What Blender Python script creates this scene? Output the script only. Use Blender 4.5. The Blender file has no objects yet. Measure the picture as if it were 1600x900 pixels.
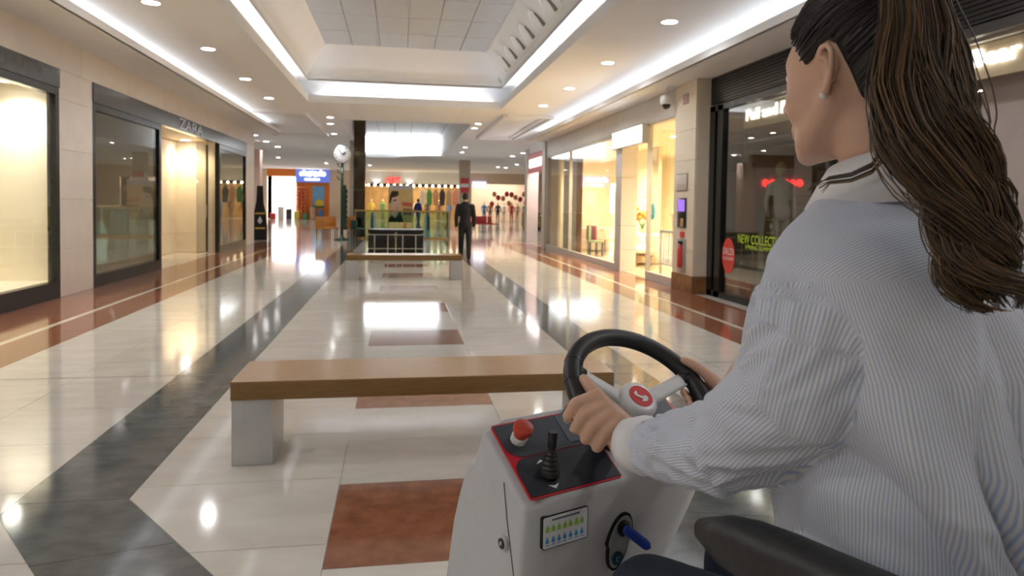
import bpy, bmesh, math, random
import numpy as np
from mathutils import Vector, Matrix, noise
random.seed(7)
SC = bpy.context.scene
COL = SC.collection
# ------------------------------------------------------------------ camera
FPX, YAW, PITCH, ROLL, CY, CH = 1066.93, .1664006, -.03533, -.0154648, 356.93, 1.5
fw = Vector((math.sin(YAW)*math.cos(PITCH), math.cos(YAW)*math.cos(PITCH), math.sin(PITCH)))
_r = Vector((math.cos(YAW), -math.sin(YAW), 0)); _d = fw.cross(_r)
rt = _r*math.cos(ROLL) + _d*math.sin(ROLL); dn = -_r*math.sin(ROLL) + _d*math.cos(ROLL)
CAM = Vector((0, 0, CH))
cd = bpy.data.cameras.new('camera'); cam = bpy.data.objects.new('camera', cd); COL.objects.link(cam)
cam.matrix_world = Matrix(((rt.x, -dn.x, -fw.x, 0), (rt.y, -dn.y, -fw.y, 0), (rt.z, -dn.z, -fw.z, CH), (0, 0, 0, 1)))
cd.sensor_width = 36; cd.lens = 36*FPX/1600; cd.shift_y = -(450-CY)/1600; cd.clip_start = .05; cd.clip_end = 200
cd.dof.use_dof = True; cd.dof.focus_distance = 1.35; cd.dof.aperture_fstop = 7.5
SC.camera = cam
# ------------------------------------------------------------------ world, exposure
w = bpy.data.worlds.new('world'); SC.world = w; w.use_nodes = True
w.node_tree.nodes['Background'].inputs[0].default_value = (.95, .98, 1, 1)
w.node_tree.nodes['Background'].inputs[1].default_value = 0
SC.view_settings.view_transform = 'Standard'; SC.view_settings.look = 'None'
SC.view_settings.gamma = 1; SC.view_settings.use_curve_mapping = False
SC.view_settings.exposure = 1.3
SC.cycles.use_denoising = True
SC.cycles.max_bounces = 8; SC.cycles.diffuse_bounces = 4; SC.cycles.glossy_bounces = 4
SC.cycles.transparent_max_bounces = 12; SC.cycles.sample_clamp_indirect = 6; SC.cycles.caustics_reflective = False

def ray(x, y): return rt*((x-800)/FPX) + dn*((y-CY)/FPX) + fw
def at(x, y, d): return CAM + ray(x, y)*d
def atZ(x, y, z): r = ray(x, y); return CAM + r*((z-CH)/r.z)
def atX(x, y, X): r = ray(x, y); return CAM + r*(X/r.x)
def atY(x, y, Y): r = ray(x, y); return CAM + r*(Y/r.y)

# ------------------------------------------------------------------ materials
MATS = {}
def mat(name, col, rough=.5, metal=0, spec=.5, emit=0, ecol=None, var=0, scale=6, bump=0, coat=0, stretch=(1, 1, 1), detail=4, col2=None, isl=0, sss=0):
    if name in MATS: return MATS[name]
    m = bpy.data.materials.new(name); m.use_nodes = True; nt = m.node_tree; N = nt.nodes; L = nt.links
    p = N['Principled BSDF']
    c = tuple(col) + (1,)
    p.inputs['Base Color'].default_value = c; p.inputs['Roughness'].default_value = rough
    p.inputs['Metallic'].default_value = metal; p.inputs['Specular IOR Level'].default_value = spec
    if coat: p.inputs['Coat Weight'].default_value = coat; p.inputs['Coat Roughness'].default_value = .05
    if sss: p.inputs['Subsurface Weight'].default_value = sss; p.inputs['Subsurface Radius'].default_value = (.012, .004, .002); p.inputs['Subsurface Scale'].default_value = .5
    if emit:
        p.inputs['Emission Color'].default_value = tuple(ecol or col) + (1,); p.inputs['Emission Strength'].default_value = emit
    if var or bump or col2:
        g = N.new('ShaderNodeNewGeometry'); mp = N.new('ShaderNodeMapping'); mp.inputs['Scale'].default_value = stretch
        L.new(g.outputs['Position'], mp.inputs['Vector'])
        nz = N.new('ShaderNodeTexNoise'); nz.inputs['Scale'].default_value = scale; nz.inputs['Detail'].default_value = detail
        nz.inputs['Roughness'].default_value = .6
        L.new(mp.outputs[0], nz.inputs['Vector'])
        cr = N.new('ShaderNodeValToRGB'); L.new(nz.outputs['Fac'], cr.inputs['Fac'])
        a = cr.color_ramp.elements
        a[0].position = .3; a[1].position = .7
        lo = col2 or [max(0, x*(1-var)) for x in col]; hi = col if col2 else [min(1, x*(1+var*.7)) for x in col]
        a[0].color = tuple(lo) + (1,); a[1].color = tuple(hi) + (1,)
        out = cr.outputs['Color']
        if isl:
            oi = N.new('ShaderNodeObjectInfo'); mx = N.new('ShaderNodeMix'); mx.data_type = 'RGBA'; mx.blend_type = 'MULTIPLY'
            mx.inputs[0].default_value = 1
            cr2 = N.new('ShaderNodeValToRGB'); L.new(oi.outputs['Random'], cr2.inputs['Fac'])
            cr2.color_ramp.elements[0].color = (1-isl,)*3 + (1,); cr2.color_ramp.elements[1].color = (1, 1, 1, 1)
            L.new(out, mx.inputs[6]); L.new(cr2.outputs[0], mx.inputs[7]); out = mx.outputs[2]
        if var or col2: L.new(out, p.inputs['Base Color'])
        if bump:
            b = N.new('ShaderNodeBump'); b.inputs['Strength'].default_value = bump; b.inputs['Distance'].default_value = .01
            L.new(nz.outputs['Fac'], b.inputs['Height']); L.new(b.outputs[0], p.inputs['Normal'])
    MATS[name] = m
    return m
def glass(name, tint=(1, 1, 1), rough=.01, boost=1.0):
    if name in MATS: return MATS[name]
    m = bpy.data.materials.new(name); m.use_nodes = True; nt = m.node_tree; N = nt.nodes; L = nt.links
    N.remove(N['Principled BSDF'])
    tr = N.new('ShaderNodeBsdfTransparent'); tr.inputs[0].default_value = tuple(tint) + (1,)
    gl = N.new('ShaderNodeBsdfGlossy'); gl.inputs['Roughness'].default_value = rough
    fr = N.new('ShaderNodeFresnel'); ge = N.new('ShaderNodeNewGeometry'); mr = N.new('ShaderNodeMapRange'); mr.inputs[3].default_value = 1.5; mr.inputs[4].default_value = 1/1.5
    L.new(ge.outputs['Backfacing'], mr.inputs[0]); L.new(mr.outputs[0], fr.inputs['IOR'])
    ml = N.new('ShaderNodeMath'); ml.operation = 'MULTIPLY'; ml.inputs[1].default_value = boost; ml.use_clamp = True
    mx = N.new('ShaderNodeMixShader'); L.new(fr.outputs[0], ml.inputs[0]); L.new(ml.outputs[0], mx.inputs[0])
    L.new(tr.outputs[0], mx.inputs[1]); L.new(gl.outputs[0], mx.inputs[2]); L.new(mx.outputs[0], N['Material Output'].inputs[0])
    MATS[name] = m
    return m

# ------------------------------------------------------------------ mesh helpers
def link(name, me, m, parent=None, smooth=False):
    o = bpy.data.objects.new(name, me); COL.objects.link(o)
    if m: me.materials.append(m)
    if smooth:
        for p in me.polygons: p.use_smooth = True
    if parent: o.parent = parent; o.matrix_basis = _rel(parent)
    return o
ORG = {}
def _rel(parent):
    # meshes are written in world coordinates; undo the parent's placement
    return ORG.get(parent.name, Matrix.Identity(4)).inverted()
class MB:
    def __init__(s): s.v = []; s.f = []
    def box(s, lo, hi, mtx=None):
        x0, y0, z0 = lo; x1, y1, z1 = hi; n = len(s.v)
        q = [Vector(p) for p in ((x0, y0, z0), (x1, y0, z0), (x1, y1, z0), (x0, y1, z0), (x0, y0, z1), (x1, y0, z1), (x1, y1, z1), (x0, y1, z1))]
        if mtx: q = [mtx @ p for p in q]
        s.v += q
        s.f += [tuple(n+i for i in f) for f in ((0, 3, 2, 1), (4, 5, 6, 7), (0, 1, 5, 4), (1, 2, 6, 5), (2, 3, 7, 6), (3, 0, 4, 7))]
        return s
    def ring(s, loops, closed=True, caps=True):
        n0 = len(s.v); k = len(loops[0])
        for l in loops: s.v += [Vector(p) for p in l]
        for i in range(len(loops)-1):
            for j in range(k if closed else k-1):
                a = n0+i*k+j; b = n0+i*k+(j+1) % k
                s.f.append((a, b, b+k, a+k))
        if caps:
            s.f.append(tuple(n0+j for j in reversed(range(k)))); s.f.append(tuple(n0+(len(loops)-1)*k+j for j in range(k)))
        return s
    def tube(s, pts, r, seg=8, caps=True, flat=None):
        pts = [Vector(p) for p in pts]; rs = r if isinstance(r, (list, tuple)) else [r]*len(pts)
        loops = []; up = None
        for i, p in enumerate(pts):
            t = (pts[min(i+1, len(pts)-1)]-pts[max(i-1, 0)]).normalized()
            if up is None: up = t.orthogonal().normalized()
            up = (up - t*up.dot(t)).normalized(); sd = t.cross(up)
            loops.append([p + (up*math.cos(a)+sd*math.sin(a))*rs[i] for a in [2*math.pi*k/seg for k in range(seg)]])
        return s.ring(loops, True, caps)
    def lathe(s, c, prof, seg=24, axis=None, caps=True):
        c = Vector(c); ax = Vector(axis or (0, 0, 1)).normalized(); a = ax.orthogonal().normalized(); b = ax.cross(a)
        loops = [[c + ax*z + (a*math.cos(t)+b*math.sin(t))*r for t in [2*math.pi*k/seg for k in range(seg)]] for r, z in prof]
        return s.ring(loops, True, caps)
    def prism(s, poly, d):
        d = Vector(d); p = [Vector(q) for q in poly]
        return s.ring([p, [q+d for q in p]])
    def ball(s, c, r, sx=12, sy=8, mtx=None):
        c = Vector(c); r = Vector(r) if not isinstance(r, (int, float)) else Vector((r, r, r)); loops = []
        for i in range(sy+1):
            ph = -math.pi/2 + math.pi*(i*.98+.01*sy)/sy
            l = [Vector((r.x*math.cos(ph)*math.cos(t), r.y*math.cos(ph)*math.sin(t), r.z*math.sin(ph))) for t in [2*math.pi*k/sx for k in range(sx)]]
            if mtx: l = [mtx @ q for q in l]
            loops.append([c+q for q in l])
        return s.ring(loops)
    def build(s, name, m, parent=None, smooth=False, bevel=0, seg=2):
        me = bpy.data.meshes.new(name); me.from_pydata(s.v, [], s.f); me.update()
        bm = bmesh.new(); bm.from_mesh(me); bmesh.ops.recalc_face_normals(bm, faces=bm.faces)
        if bevel:
            es = [e for e in bm.edges if len(e.link_faces) == 2 and e.calc_face_angle(0) > .5]
            bmesh.ops.bevel(bm, geom=es, offset=bevel, segments=seg, affect='EDGES', profile=.5)
        bm.to_mesh(me); bm.free()
        o = link(name, me, m, parent, smooth)
        if smooth == 'auto' or bevel:
            for p in me.polygons: p.use_smooth = True
            me.set_sharp_from_angle(angle=math.radians(42))
        return o
def box(name, lo, hi, m, parent=None, bevel=0): return MB().box(lo, hi).build(name, m, parent, False, bevel)
def tag(o, label, cat, group=None):
    o['label'] = label; o['category'] = cat
    if group: o['group'] = group
    return o
def struct(o): o['kind'] = 'structure'; return o
def thing(name, label, cat, loc=(0, 0, 0), group=None):
    o = bpy.data.objects.new(name, None); COL.objects.link(o); o.empty_display_size = .1
    o.location = loc; ORG[o.name] = Matrix.Translation(Vector(loc))
    return tag(o, label, cat, group)
def sroot(name):
    o = bpy.data.objects.new(name, None); COL.objects.link(o); o['kind'] = 'structure'; ORG[o.name] = Matrix.Identity(4); return o
def frame(o, xd, yd):
    x = Vector(xd).normalized(); y = Vector(yd).normalized(); z = x.cross(y)
    return Matrix(((x.x, y.x, z.x, o[0]), (x.y, y.y, z.y, o[1]), (x.z, y.z, z.z, o[2]), (0, 0, 0, 1)))
def text(name, s, org, xd, yd, size, m, parent=None, width=None, ext=.006):
    def mesh(b):
        c = bpy.data.curves.new(name, 'FONT'); c.body = b; c.size = size; c.extrude = ext
        o = bpy.data.objects.new(name, c); COL.objects.link(o); bpy.context.view_layer.update()
        me = bpy.data.meshes.new_from_object(o.evaluated_get(bpy.context.evaluated_depsgraph_get())); bpy.data.objects.remove(o); return me
    mx = lambda me: max(v.co.x for v in me.vertices)
    full = mesh(s); x0 = min(v.co.x for v in full.vertices); k = width/(mx(full)-x0) if width else 1
    M = frame(org, xd, yd)
    for i, ch in enumerate(s):
        if ch == ' ': continue
        me = mesh(ch); d = mx(mesh(s[:i+1]))-mx(me)
        for v in me.vertices: v.co = M @ Vector(((v.co.x+d-x0)*k, v.co.y, v.co.z))
        me.materials.clear(); link(name, me, m, parent)
_noff = [0]
def onscreen(p):
    q = Vector(p)-CAM; d = q.dot(fw)
    return d > .05 and 0 <= 800+FPX*q.dot(rt)/d <= 1600 and 0 <= CY+FPX*q.dot(dn)/d <= 900
def lamp(name, kind, loc, power, col=(1, 1, 1), size=.1, size_y=None, direction=(0, 0, -1), angle=120, blend=.6, parent=None, spread=None):
    ends = [Vector(loc)]
    if name == 'cove_strip': ax = Vector((0, 1, 0)) if abs(direction[0]) > 0 else Vector((1, 0, 0)); ends = [Vector(loc)+ax*(size/2*k) for k in (-1, -.5, 0, .5, 1)]
    if not any(onscreen(e) for e in ends): _noff[0] += 1; name = '%s_%d_offscreen' % (name, _noff[0])
    l = bpy.data.lights.new(name, kind); l.energy = power; l.color = col
    o = bpy.data.objects.new(name, l); COL.objects.link(o)
    o.rotation_euler = Vector(direction).to_track_quat('-Z', 'Y').to_euler(); o.location = loc
    if kind == 'AREA':
        l.shape = 'RECTANGLE' if size_y else 'SQUARE'; l.size = size
        if size_y: l.size_y = size_y
        if spread: l.spread = spread
    else: l.shadow_soft_size = size
    if kind == 'SPOT': l.spot_size = math.radians(angle); l.spot_blend = blend
    if parent: o.parent = parent; o.matrix_basis = _rel(parent) @ o.matrix_basis
    return o
# ------------------------------------------------------------------ colours
CREAM = mat('cream_marble', (.68, .625, .55), .085, spec=.6, col2=(.59, .53, .455), scale=2.2, stretch=(1, 2.6, 1), isl=.07, detail=6)
BROWN = mat('brown_marble', (.36, .145, .075), .09, spec=.6, col2=(.22, .08, .04), scale=9, detail=7, isl=.12)
GREYM = mat('grey_marble', (.17, .18, .175), .09, spec=.6, col2=(.085, .092, .09), scale=3.5, stretch=(1.4, 2, 1), detail=8, isl=.1)
WHITEM = mat('white_marble', (.68, .60, .47), .1, spec=.6, var=.08, isl=.05)
STONE = mat('wall_stone', (.74, .675, .61), .35, var=.05, scale=3, isl=.05)
PLASTER = mat('ceiling_plaster', (.89, .90, .92), .8, var=.015, scale=2)
PLASTER2 = mat('soffit_plaster', (.83, .84, .85), .8, var=.02, scale=2)
GFASC = mat('grey_fascia', (.52, .49, .45), .35, var=.05, scale=3)
BLACKM = mat('black_metal', (.012, .013, .013), .25, var=.3, scale=20)
DARKF = mat('dark_grey_fascia', (.045, .045, .042), .22, var=.2, scale=4)
WARMW = mat('warm_cream_wall', (.80, .71, .56), .5, var=.05, scale=2)
CRMW = mat('pale_cream_wall', (.86, .78, .62), .5, var=.03, scale=2)
GLASS = glass('window_glass', (.97, .98, .96), .005, 1.3)
GLASSD = glass('dark_shop_glass', (.80, .80, .74), .005, 2.4)
GLASSG = glass('green_glass', (.68, .86, .80), .01, 1.2)
EMIT = mat('lamp_white', (1, 1, 1), .5, emit=14)
STEEL = mat('brushed_steel', (.55, .55, .56), .3, .9, var=.06, scale=30, stretch=(1, 1, 12))
WHITE = mat('white_paint', (.8, .8, .8), .4, var=.02)
GOLD = mat('gold_metal', (.55, .36, .13), .3, .8, var=.1)
# ------------------------------------------------------------------ floor
floor = struct(box('floor', (-14, -7, -.2), (17, 62, -.004), CREAM))
def clip(poly, a, b, c):          # keep a*x+b*y<=c
    out = []
    for i, p in enumerate(poly):
        q = poly[(i+1) % len(poly)]; dp = a*p[0]+b*p[1]-c; dq = a*q[0]+b*q[1]-c
        if dp <= 0: out.append(p)
        if dp*dq < 0: t = dp/(dp-dq); out.append((p[0]+t*(q[0]-p[0]), p[1]+t*(q[1]-p[1])))
    return out
def area(p): return abs(sum(p[i][0]*p[(i+1) % len(p)][1]-p[(i+1) % len(p)][0]*p[i][1] for i in range(len(p))))/2
def slab(name, poly, m, gap=.0018):
    if len(poly) < 3 or area(poly) < .004: return
    cx = sum(p[0] for p in poly)/len(poly); cy = sum(p[1] for p in poly)/len(poly)
    r = math.sqrt(area(poly)); k = 1-2*gap/r
    top = [Vector((cx+(x-cx)*k, cy+(y-cy)*k, 0)) for x, y in poly]
    n = len(top); v = [p+Vector((0, 0, 0)) for p in top] + [p+Vector((0, 0, -.02)) for p in top]
    f = [tuple(range(n))] + [(i, i+n, (i+1) % n+n, (i+1) % n) for i in range(n)]
    if sum(top[i].x*top[(i+1) % n].y-top[(i+1) % n].x*top[i].y for i in range(n)) < 0: f = [tuple(reversed(q)) for q in f]
    me = bpy.data.meshes.new(name); me.from_pydata([p-Vector((cx, cy, 0)) for p in v], [], f); me.update()
    o = link(name, me, m, floor); o.matrix_basis = Matrix.Translation((cx, cy, 0)); return o
def rect(x0, x1, y0, y1): return [(x0, y0), (x1, y0), (x1, y1), (x0, y1)]
S = .8/.6                                        # slope of the diagonal band
XC = .2125
inn = [(1.0, S, 0), (0, 0, 0)]
def above_inner(p):                              # inside of the V of the grey band
    p = clip(p, -S, -1, -(3.63+S*-1.31)); return clip(p, S, -1, -(3.63-S*1.735))
def below_outer(p, left):
    return clip(p, S, 1, 3.5+S*-1.835) if left else clip(p, -S, 1, 3.5-S*2.23)
sq_y = [2.82+2.2*k for k in range(-0, 11)]
rows = [.1+.7333*k for k in range(36)]
for y in rows:
    for x0, x1 in ((-3.41, -2.62), (-2.62, -1.835), (2.23, 2.98), (2.98, 3.73)): slab('tile', rect(x0, x1, y, y+.7333), CREAM)
    for x0, x1 in ((-1.31, -.29), (.718, 1.735)):
        if y+.73 > 2.2: slab('tile', above_inner(rect(x0, x1, y, y+.7333)), CREAM)
for k in range(-1, 11):
    y = 2.82+2.2*k
    for a in (y+.85, y+1.525):
        if a > 1.4: slab('tile', above_inner(rect(-.29, .718, a, a+.675)), CREAM)
    if k >= 0: slab('square_inlay', rect(-.29, .718, y, y+.85), BROWN)
for x0, x1, lf in ((-1.835, -.81, 1), (-.81, XC, 1), (XC, 1.22, 0), (1.22, 2.23, 0)):
    for y in rows[:5]: slab('tile', below_outer(rect(x0, x1, y, y+.7333), lf), CREAM)
for k in range(22):
    y = 3.63+1.1*k
    slab('band_slab', rect(-1.835, -1.31, y, y+1.1), GREYM); slab('band_slab', rect(1.735, 2.23, y, y+1.1), GREYM)
def diag(lf):
    x0, x1, s = (-1.835, -1.31, 1) if lf else (2.23, 1.735, -1)
    def P(xo, t): return (xo+s*.6*t, 0)
    for k in range(4):
        t0, t1 = k*.62, (k+1)*.62
        o0 = (x0+s*.6*t0, 3.5-.8*t0); o1 = (x0+s*.6*t1, 3.5-.8*t1); i0 = (x1+s*.6*t0, 3.63-.8*t0); i1 = (x1+s*.6*t1, 3.63-.8*t1)
        p = [o0, i0, i1, o1]
        if k == 0: p = [(x0, 3.63), (x1, 3.63), i1, o1, o0]
        slab('band_slab', clip(p, 1, 0, XC) if lf else clip(p, -1, 0, -XC), GREYM)
diag(1); diag(0)
for k in range(23):
    y = .6+1.1*k
    for x0, x1, m in ((-4.97, -4.01, BROWN), (-4.01, -3.93, WHITEM), (-3.93, -3.41, BROWN), (3.73, 4.20, BROWN), (4.20, 4.28, WHITEM), (4.28, 5.05, BROWN)):
        slab('border_strip' if m is WHITEM else 'border_slab', rect(x0, x1, y, y+1.1), m)
# thin dark expansion joints across the cream floor
JOINT = mat('floor_joint', (.10, .085, .07), .4, var=.2)
for y in (6.15, 11.95): box('expansion_joint', (-3.41, y-.007, -.003), (3.73, y+.007, .0006), JOINT, floor)
# ------------------------------------------------------------------ left wall
wl = sroot('wall_left')
def panels(parent, x, th, y0, y1, z0, z1, ny, zs, m, sgn):   # stone slabs on a wall of constant x
    for i in range(ny):
        a = y0+(y1-y0)*i/ny; b = y0+(y1-y0)*(i+1)/ny
        for z, zt in zip(zs[:-1], zs[1:]):
            z, zt = max(z, z0), min(zt, z1)
            if zt-z > .02: box('stone_panel', (min(x, x+sgn*th), a+.002, z+.002), (max(x, x+sgn*th), b-.002, zt-.002), m, parent)
ZS = [0, .72, 1.47, 2.22, 2.97, 3.4]
box('wall_core', (-5.25, -7, 3.38), (-5.0, 25.12, 4.3), PLASTER, wl)
box('wall_core', (-5.25, -7, 0), (-5.0, 6.4, 3.4), PLASTER, wl)
box('wall_core', (-5.25, 11.19, 0), (-5.0, 12.27, 3.4), PLASTER, wl)
box('wall_core', (-7.5, 23.95, 0), (-5.0, 25.12, 3.4), PLASTER, wl)
panels(wl, -5.0, .03, -7, 6.4, 0, 3.4, 6, ZS, STONE, 1)
panels(wl, -5.0, .03, 11.17, 12.29, 0, 3.4, 1, ZS, STONE, 1)
panels(wl, -5.0, .03, 23.92, 25.15, 0, 3.4, 1, ZS, STONE, 1)
panels(wl, -5.0, .03, -7, 25.15, 3.4, 3.87, 17, [3.4, 3.87], STONE, 1)
for i, (z, zt) in enumerate(zip(ZS[:-1], ZS[1:])): box('stone_panel', (-7.5, 25.12, z+.002), (-4.98, 25.15, zt-.002), STONE, wl)
def window(n, y0, y1, z0, z1, x, m, ft=.09, depth=.08, mull=(), parent=None, pane=None, sill=None):
    w = sroot('window_%d' % n)
    s = 1 if x < 0 else -1
    X0, X1 = sorted((x, x-s*depth))
    MB().box((X0, y0, z0), (X1, y0+ft, z1)).build('frame_post', m, w); MB().box((X0, y1-ft, z0), (X1, y1, z1)).build('frame_post', m, w)
    MB().box((X0, y0+ft, z1-ft), (X1, y1-ft, z1)).build('frame_head', m, w); MB().box((X0, y0+ft, z0), (X1, y1-ft, z0+(sill or ft))).build('frame_sill', m, w)
    ys = [y0+ft]+list(mull)+[y1-ft]
    for a in mull: MB().box((X0, a-.03, z0+(sill or ft)), (X1, a+.03, z1-ft)).build('mullion', m, w)
    for a, b in zip(ys[:-1], ys[1:]): MB().box((x-s*.045, a, z0+(sill or ft)), (x-s*.039, b, z1-ft)).build('pane', pane or GLASS, w)
    return w
# display window 1
window(1, 6.4, 11.17, 0, 3.12, -4.97, BLACKM, .11, .12, sill=.25)
struct(box('trim_1', (-5.1, 6.4, 3.12), (-4.955, 11.17, 3.4), DARKF))
def sbox(name, lo, hi, m): return struct(box(name, lo, hi, m))
sbox('wall_display_back', (-6.75, 6.4, .2), (-6.65, 11.3, 3.3), CRMW); sbox('wall_display_side', (-6.65, 11.17, .2), (-5.1, 11.27, 3.3), CRMW); sbox('wall_display_side', (-6.65, 6.35, .2), (-5.1, 6.45, 3.3), CRMW)
sbox('floor_display', (-6.65, 6.4, .1), (-5.1, 11.2, .25), CRMW); sbox('ceiling_display', (-6.75, 6.4, 3.14), (-5.1, 11.3, 3.24), CRMW)
tag(box('display_plinth', (-6.6, 8.9, .25), (-5.8, 9.75, .62), CRMW, bevel=.01), 'low cream display plinth inside the lit empty shop window', 'plinth')
# shop unit 2 on the left: pane, doorway recess, narrow window
window(2, 12.29, 15.62, 0, 3.08, -4.97, BLACKM, .12, .12, sill=.2)
window(3, 20.43, 23.92, 0, 3.08, -4.97, BLACKM, .14, .12, sill=.2)
fas = struct(box('trim_2', (-5.1, 12.29, 3.08), (-4.95, 23.92, 3.4), DARKF))
text('fascia_lettering', 'ZARA', (-4.948, 16.75, 3.13), (0, 1, 0), (0, 0, 1), .34, STEEL, fas, 1.9, .01)
WARMST = mat('warm_stone', (.76, .67, .53), .45, var=.06, scale=3, isl=.06)
sbox('wall_left_shop_back', (-9.3, 12.2, 0), (-9.2, 24, 3.3), WARMW)
sbox('wall_left_shop_side', (-9.2, 12.2, 0), (-5.1, 12.3, 3.3), WARMW); sbox('wall_left_shop_side', (-9.2, 23.9, 0), (-5.1, 23.98, 3.3), WARMW)
sbox('ceiling_left_shop', (-9.3, 12.2, 3.14), (-5.0, 24, 3.24), WARMW)
r = sbox('wall_recess', (-6.3, 15.5, 0), (-6.2, 20.7, 3.14), WARMW); sbox('wall_recess', (-6.2, 20.66, 0), (-5.1, 20.74, 3.14), WARMW)
sbox('wall_partition', (-6.2, 15.5, 0), (-5.1, 15.6, 3.14), WARMW)
for z, zt in ((0, .55), (.55, 1.3), (1.3, 2.05), (2.05, 3.13)):
    for a, b in ((15.6, 17.3), (17.3, 19), (19, 20.66)): box('stone_panel', (-6.2, a+.003, z+.003), (-6.17, b-.003, zt-.003), WARMST, r)
    for a, b in ((-6.17, -5.34),): box('stone_panel', (a, 20.63, z+.003), (b, 20.66, zt-.003), WARMST, r)
    box('stone_panel', (-5.32, 20.60, z+.003), (-5.1, 20.66, zt-.003), WARMST, r)
d = sroot('door_1')
box('door_pane', (-5.36, 19.6, .02), (-5.345, 20.6, 3.05), GLASS, d); MB().tube([(-5.32, 20.45, 1.0), (-5.32, 20.45, 1.35)], .012).build('door_handle', STEEL, d)
box('door_edge', (-5.37, 20.58, .02), (-5.335, 20.62, 3.05), DARKF, d)
# wall return and pink pier beyond the left shops
wlf = sroot('wall_left_far')
box('pier', (-6.6, 31, 0), (-5.9, 31.6, 3.7), mat('pink_stone', (.70, .50, .42), .4, var=.05), wlf)
box('lintel', (-9.5, 31, 3.5), (-6.4, 31.4, 4.1), mat('brown_panel', (.28, .18, .11), .4, var=.1), wlf)
box('side_wall', (-13.6, 25.1, 0), (-13.4, 58, 4.1), PLASTER, wlf); box('back_return', (-13.6, 24.9, 0), (-7.4, 25.1, 4.1), PLASTER, wlf)
# ------------------------------------------------------------------ right wall
wr = sroot('wall_right')
box('fascia', (5.07, 11.9, 3.18), (5.3, 23.6, 3.7), GFASC, wr)
box('pier', (5.02, 23.2, 0), (5.5, 23.65, 3.7), GFASC, wr)
for i, (z, zt) in enumerate(((0, .5), (.5, 1.05), (1.05, 1.6), (1.6, 2.15), (2.15, 2.7), (2.7, 3.2))): box('pier_block', (5.04, 15.0, z+.003), (5.42, 15.42, zt-.003), GFASC, wr)
window(4, 15.42, 23.2, 0, 3.2, 5.09, GFASC, .08, .1, mull=(20.04,), sill=.14)
window(5, 11.95, 13.52, 0, 3.2, 5.09, GFASC, .035, .1, sill=.16)
YELW = mat('yellow_cream_wall', (.84, .74, .54), .5, var=.04, scale=1.5)
sbox('wall_right_shop_back', (9.4, 11.6, 0), (9.5, 23.8, 3.3), YELW); sbox('wall_right_shop_side', (5.3, 23.5, 0), (9.5, 23.6, 3.3), CRMW); sbox('wall_right_shop_side', (5.35, 11.5, 0), (9.5, 11.62, 3.3), YELW)
sbox('wall_partition', (7.3, 18.5, 0), (7.4, 20.6, 3.2), YELW)
sbox('ceiling_right_shop', (5.2, 11.5, 3.2), (9.5, 23.7, 3.3), CRMW)
sbox('floor_right_shop', (5.1, 11.6, .0), (9.4, 23.5, .012), mat('beige_shop_floor', (.66, .52, .34), .15, var=.05))
# pier between the two right-hand shops
PIER = mat('cream_pier_stone', (.76, .66, .52), .4, var=.03, isl=.04)
pr = sroot('wall_right_pier')
box('pier_core', (5.05, 11.08, 0), (5.9, 11.93, 3.7), PIER, pr)
for z, zt in ((.3, .75), (.75, 1.28), (1.28, 1.8), (1.8, 2.32), (2.32, 2.85), (2.85, 3.72)):
    box('stone_panel', (5.02, 11.06, z+.002), (5.05, 11.94, zt-.002), PIER, pr); box('stone_panel', (5.05, 11.05, z+.002), (5.36, 11.08, zt-.002), PIER, pr)
box('plinth_slab', (5.01, 11.04, 0), (5.4, 11.95, .3), mat('plinth_marble', (.30, .15, .06), .2, col2=(.2, .09, .035), scale=8), pr)
# black shop front on the right
bs = sroot('wall_right_black_shop')
box('shutter_box', (5.28, 3.2, 3.24), (5.7, 11.06, 3.72), BLACKM, bs)
for k in range(9): box('shutter_slat', (5.262, 3.2, 3.27+.048*k), (5.285, 11.0, 3.305+.048*k), BLACKM, bs)
box('header', (5.27, 3.2, 3.12), (5.36, 11.06, 3.22), DARKF, bs)
for a, b in ((10.86, 11.05), (10.58, 10.76)): box('frame_post', (5.27, a, 0), (5.38, b, 3.2), BLACKM, bs)
box('frame_sill', (5.27, 3.2, 0), (5.38, 11.0, .1), BLACKM, bs)
box('frame_post', (5.27, 7.72, .1), (5.37, 7.80, 3.12), DARKF, bs)
box('pane', (5.32, 7.8, .1), (5.328, 10.58, 3.12), GLASSD, bs); box('pane', (5.32, 10.76, .1), (5.328, 10.86, 3.12), GLASSD, bs)
TAUPE = mat('taupe_wall', (.33, .27, .20), .5, var=.06)
sbox('wall_black_shop_back', (9.6, 3, 0), (9.7, 11.2, 3.3), TAUPE); sbox('wall_black_shop_side', (5.9, 11.0, 0), (9.6, 11.1, 3.3), mat('olive_wall', (.38, .33, .24), .5, var=.06))
sbox('ceiling_black_shop', (5.4, 3, 3.1), (9.7, 11.1, 3.2), mat('shop_ceiling', (.45, .41, .35), .6, var=.04))
sbox('floor_black_shop', (5.3, 3, 0), (9.6, 11.1, .01), mat('shop_floor', (.36, .32, .26), .2, var=.05))
sbox('wall_cream_column', (6.6, 8.5, 0), (6.75, 8.75, 3.1), PIER); sbox('wall_dark_partition', (6.1, 7.0, 0), (6.25, 8.3, 3.1), mat('charcoal_panel', (.05, .05, .055), .4, var=.1))
sbox('wall_grey_column', (8.0, 9.95, 0), (8.22, 10.2, 3.1), mat('grey_column_paint', (.30, .28, .25), .5))
sbox('wall_side_panel', (5.75, 5.0, 0), (5.85, 6.0, 3.1), mat('mauve_panel', (.42, .36, .33), .5, var=.05))
# right wall near part, behind the rider
sbox('wall_right_near', (5.3, -7, 0), (5.6, 3.2, 3.7), STONE)
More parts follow.
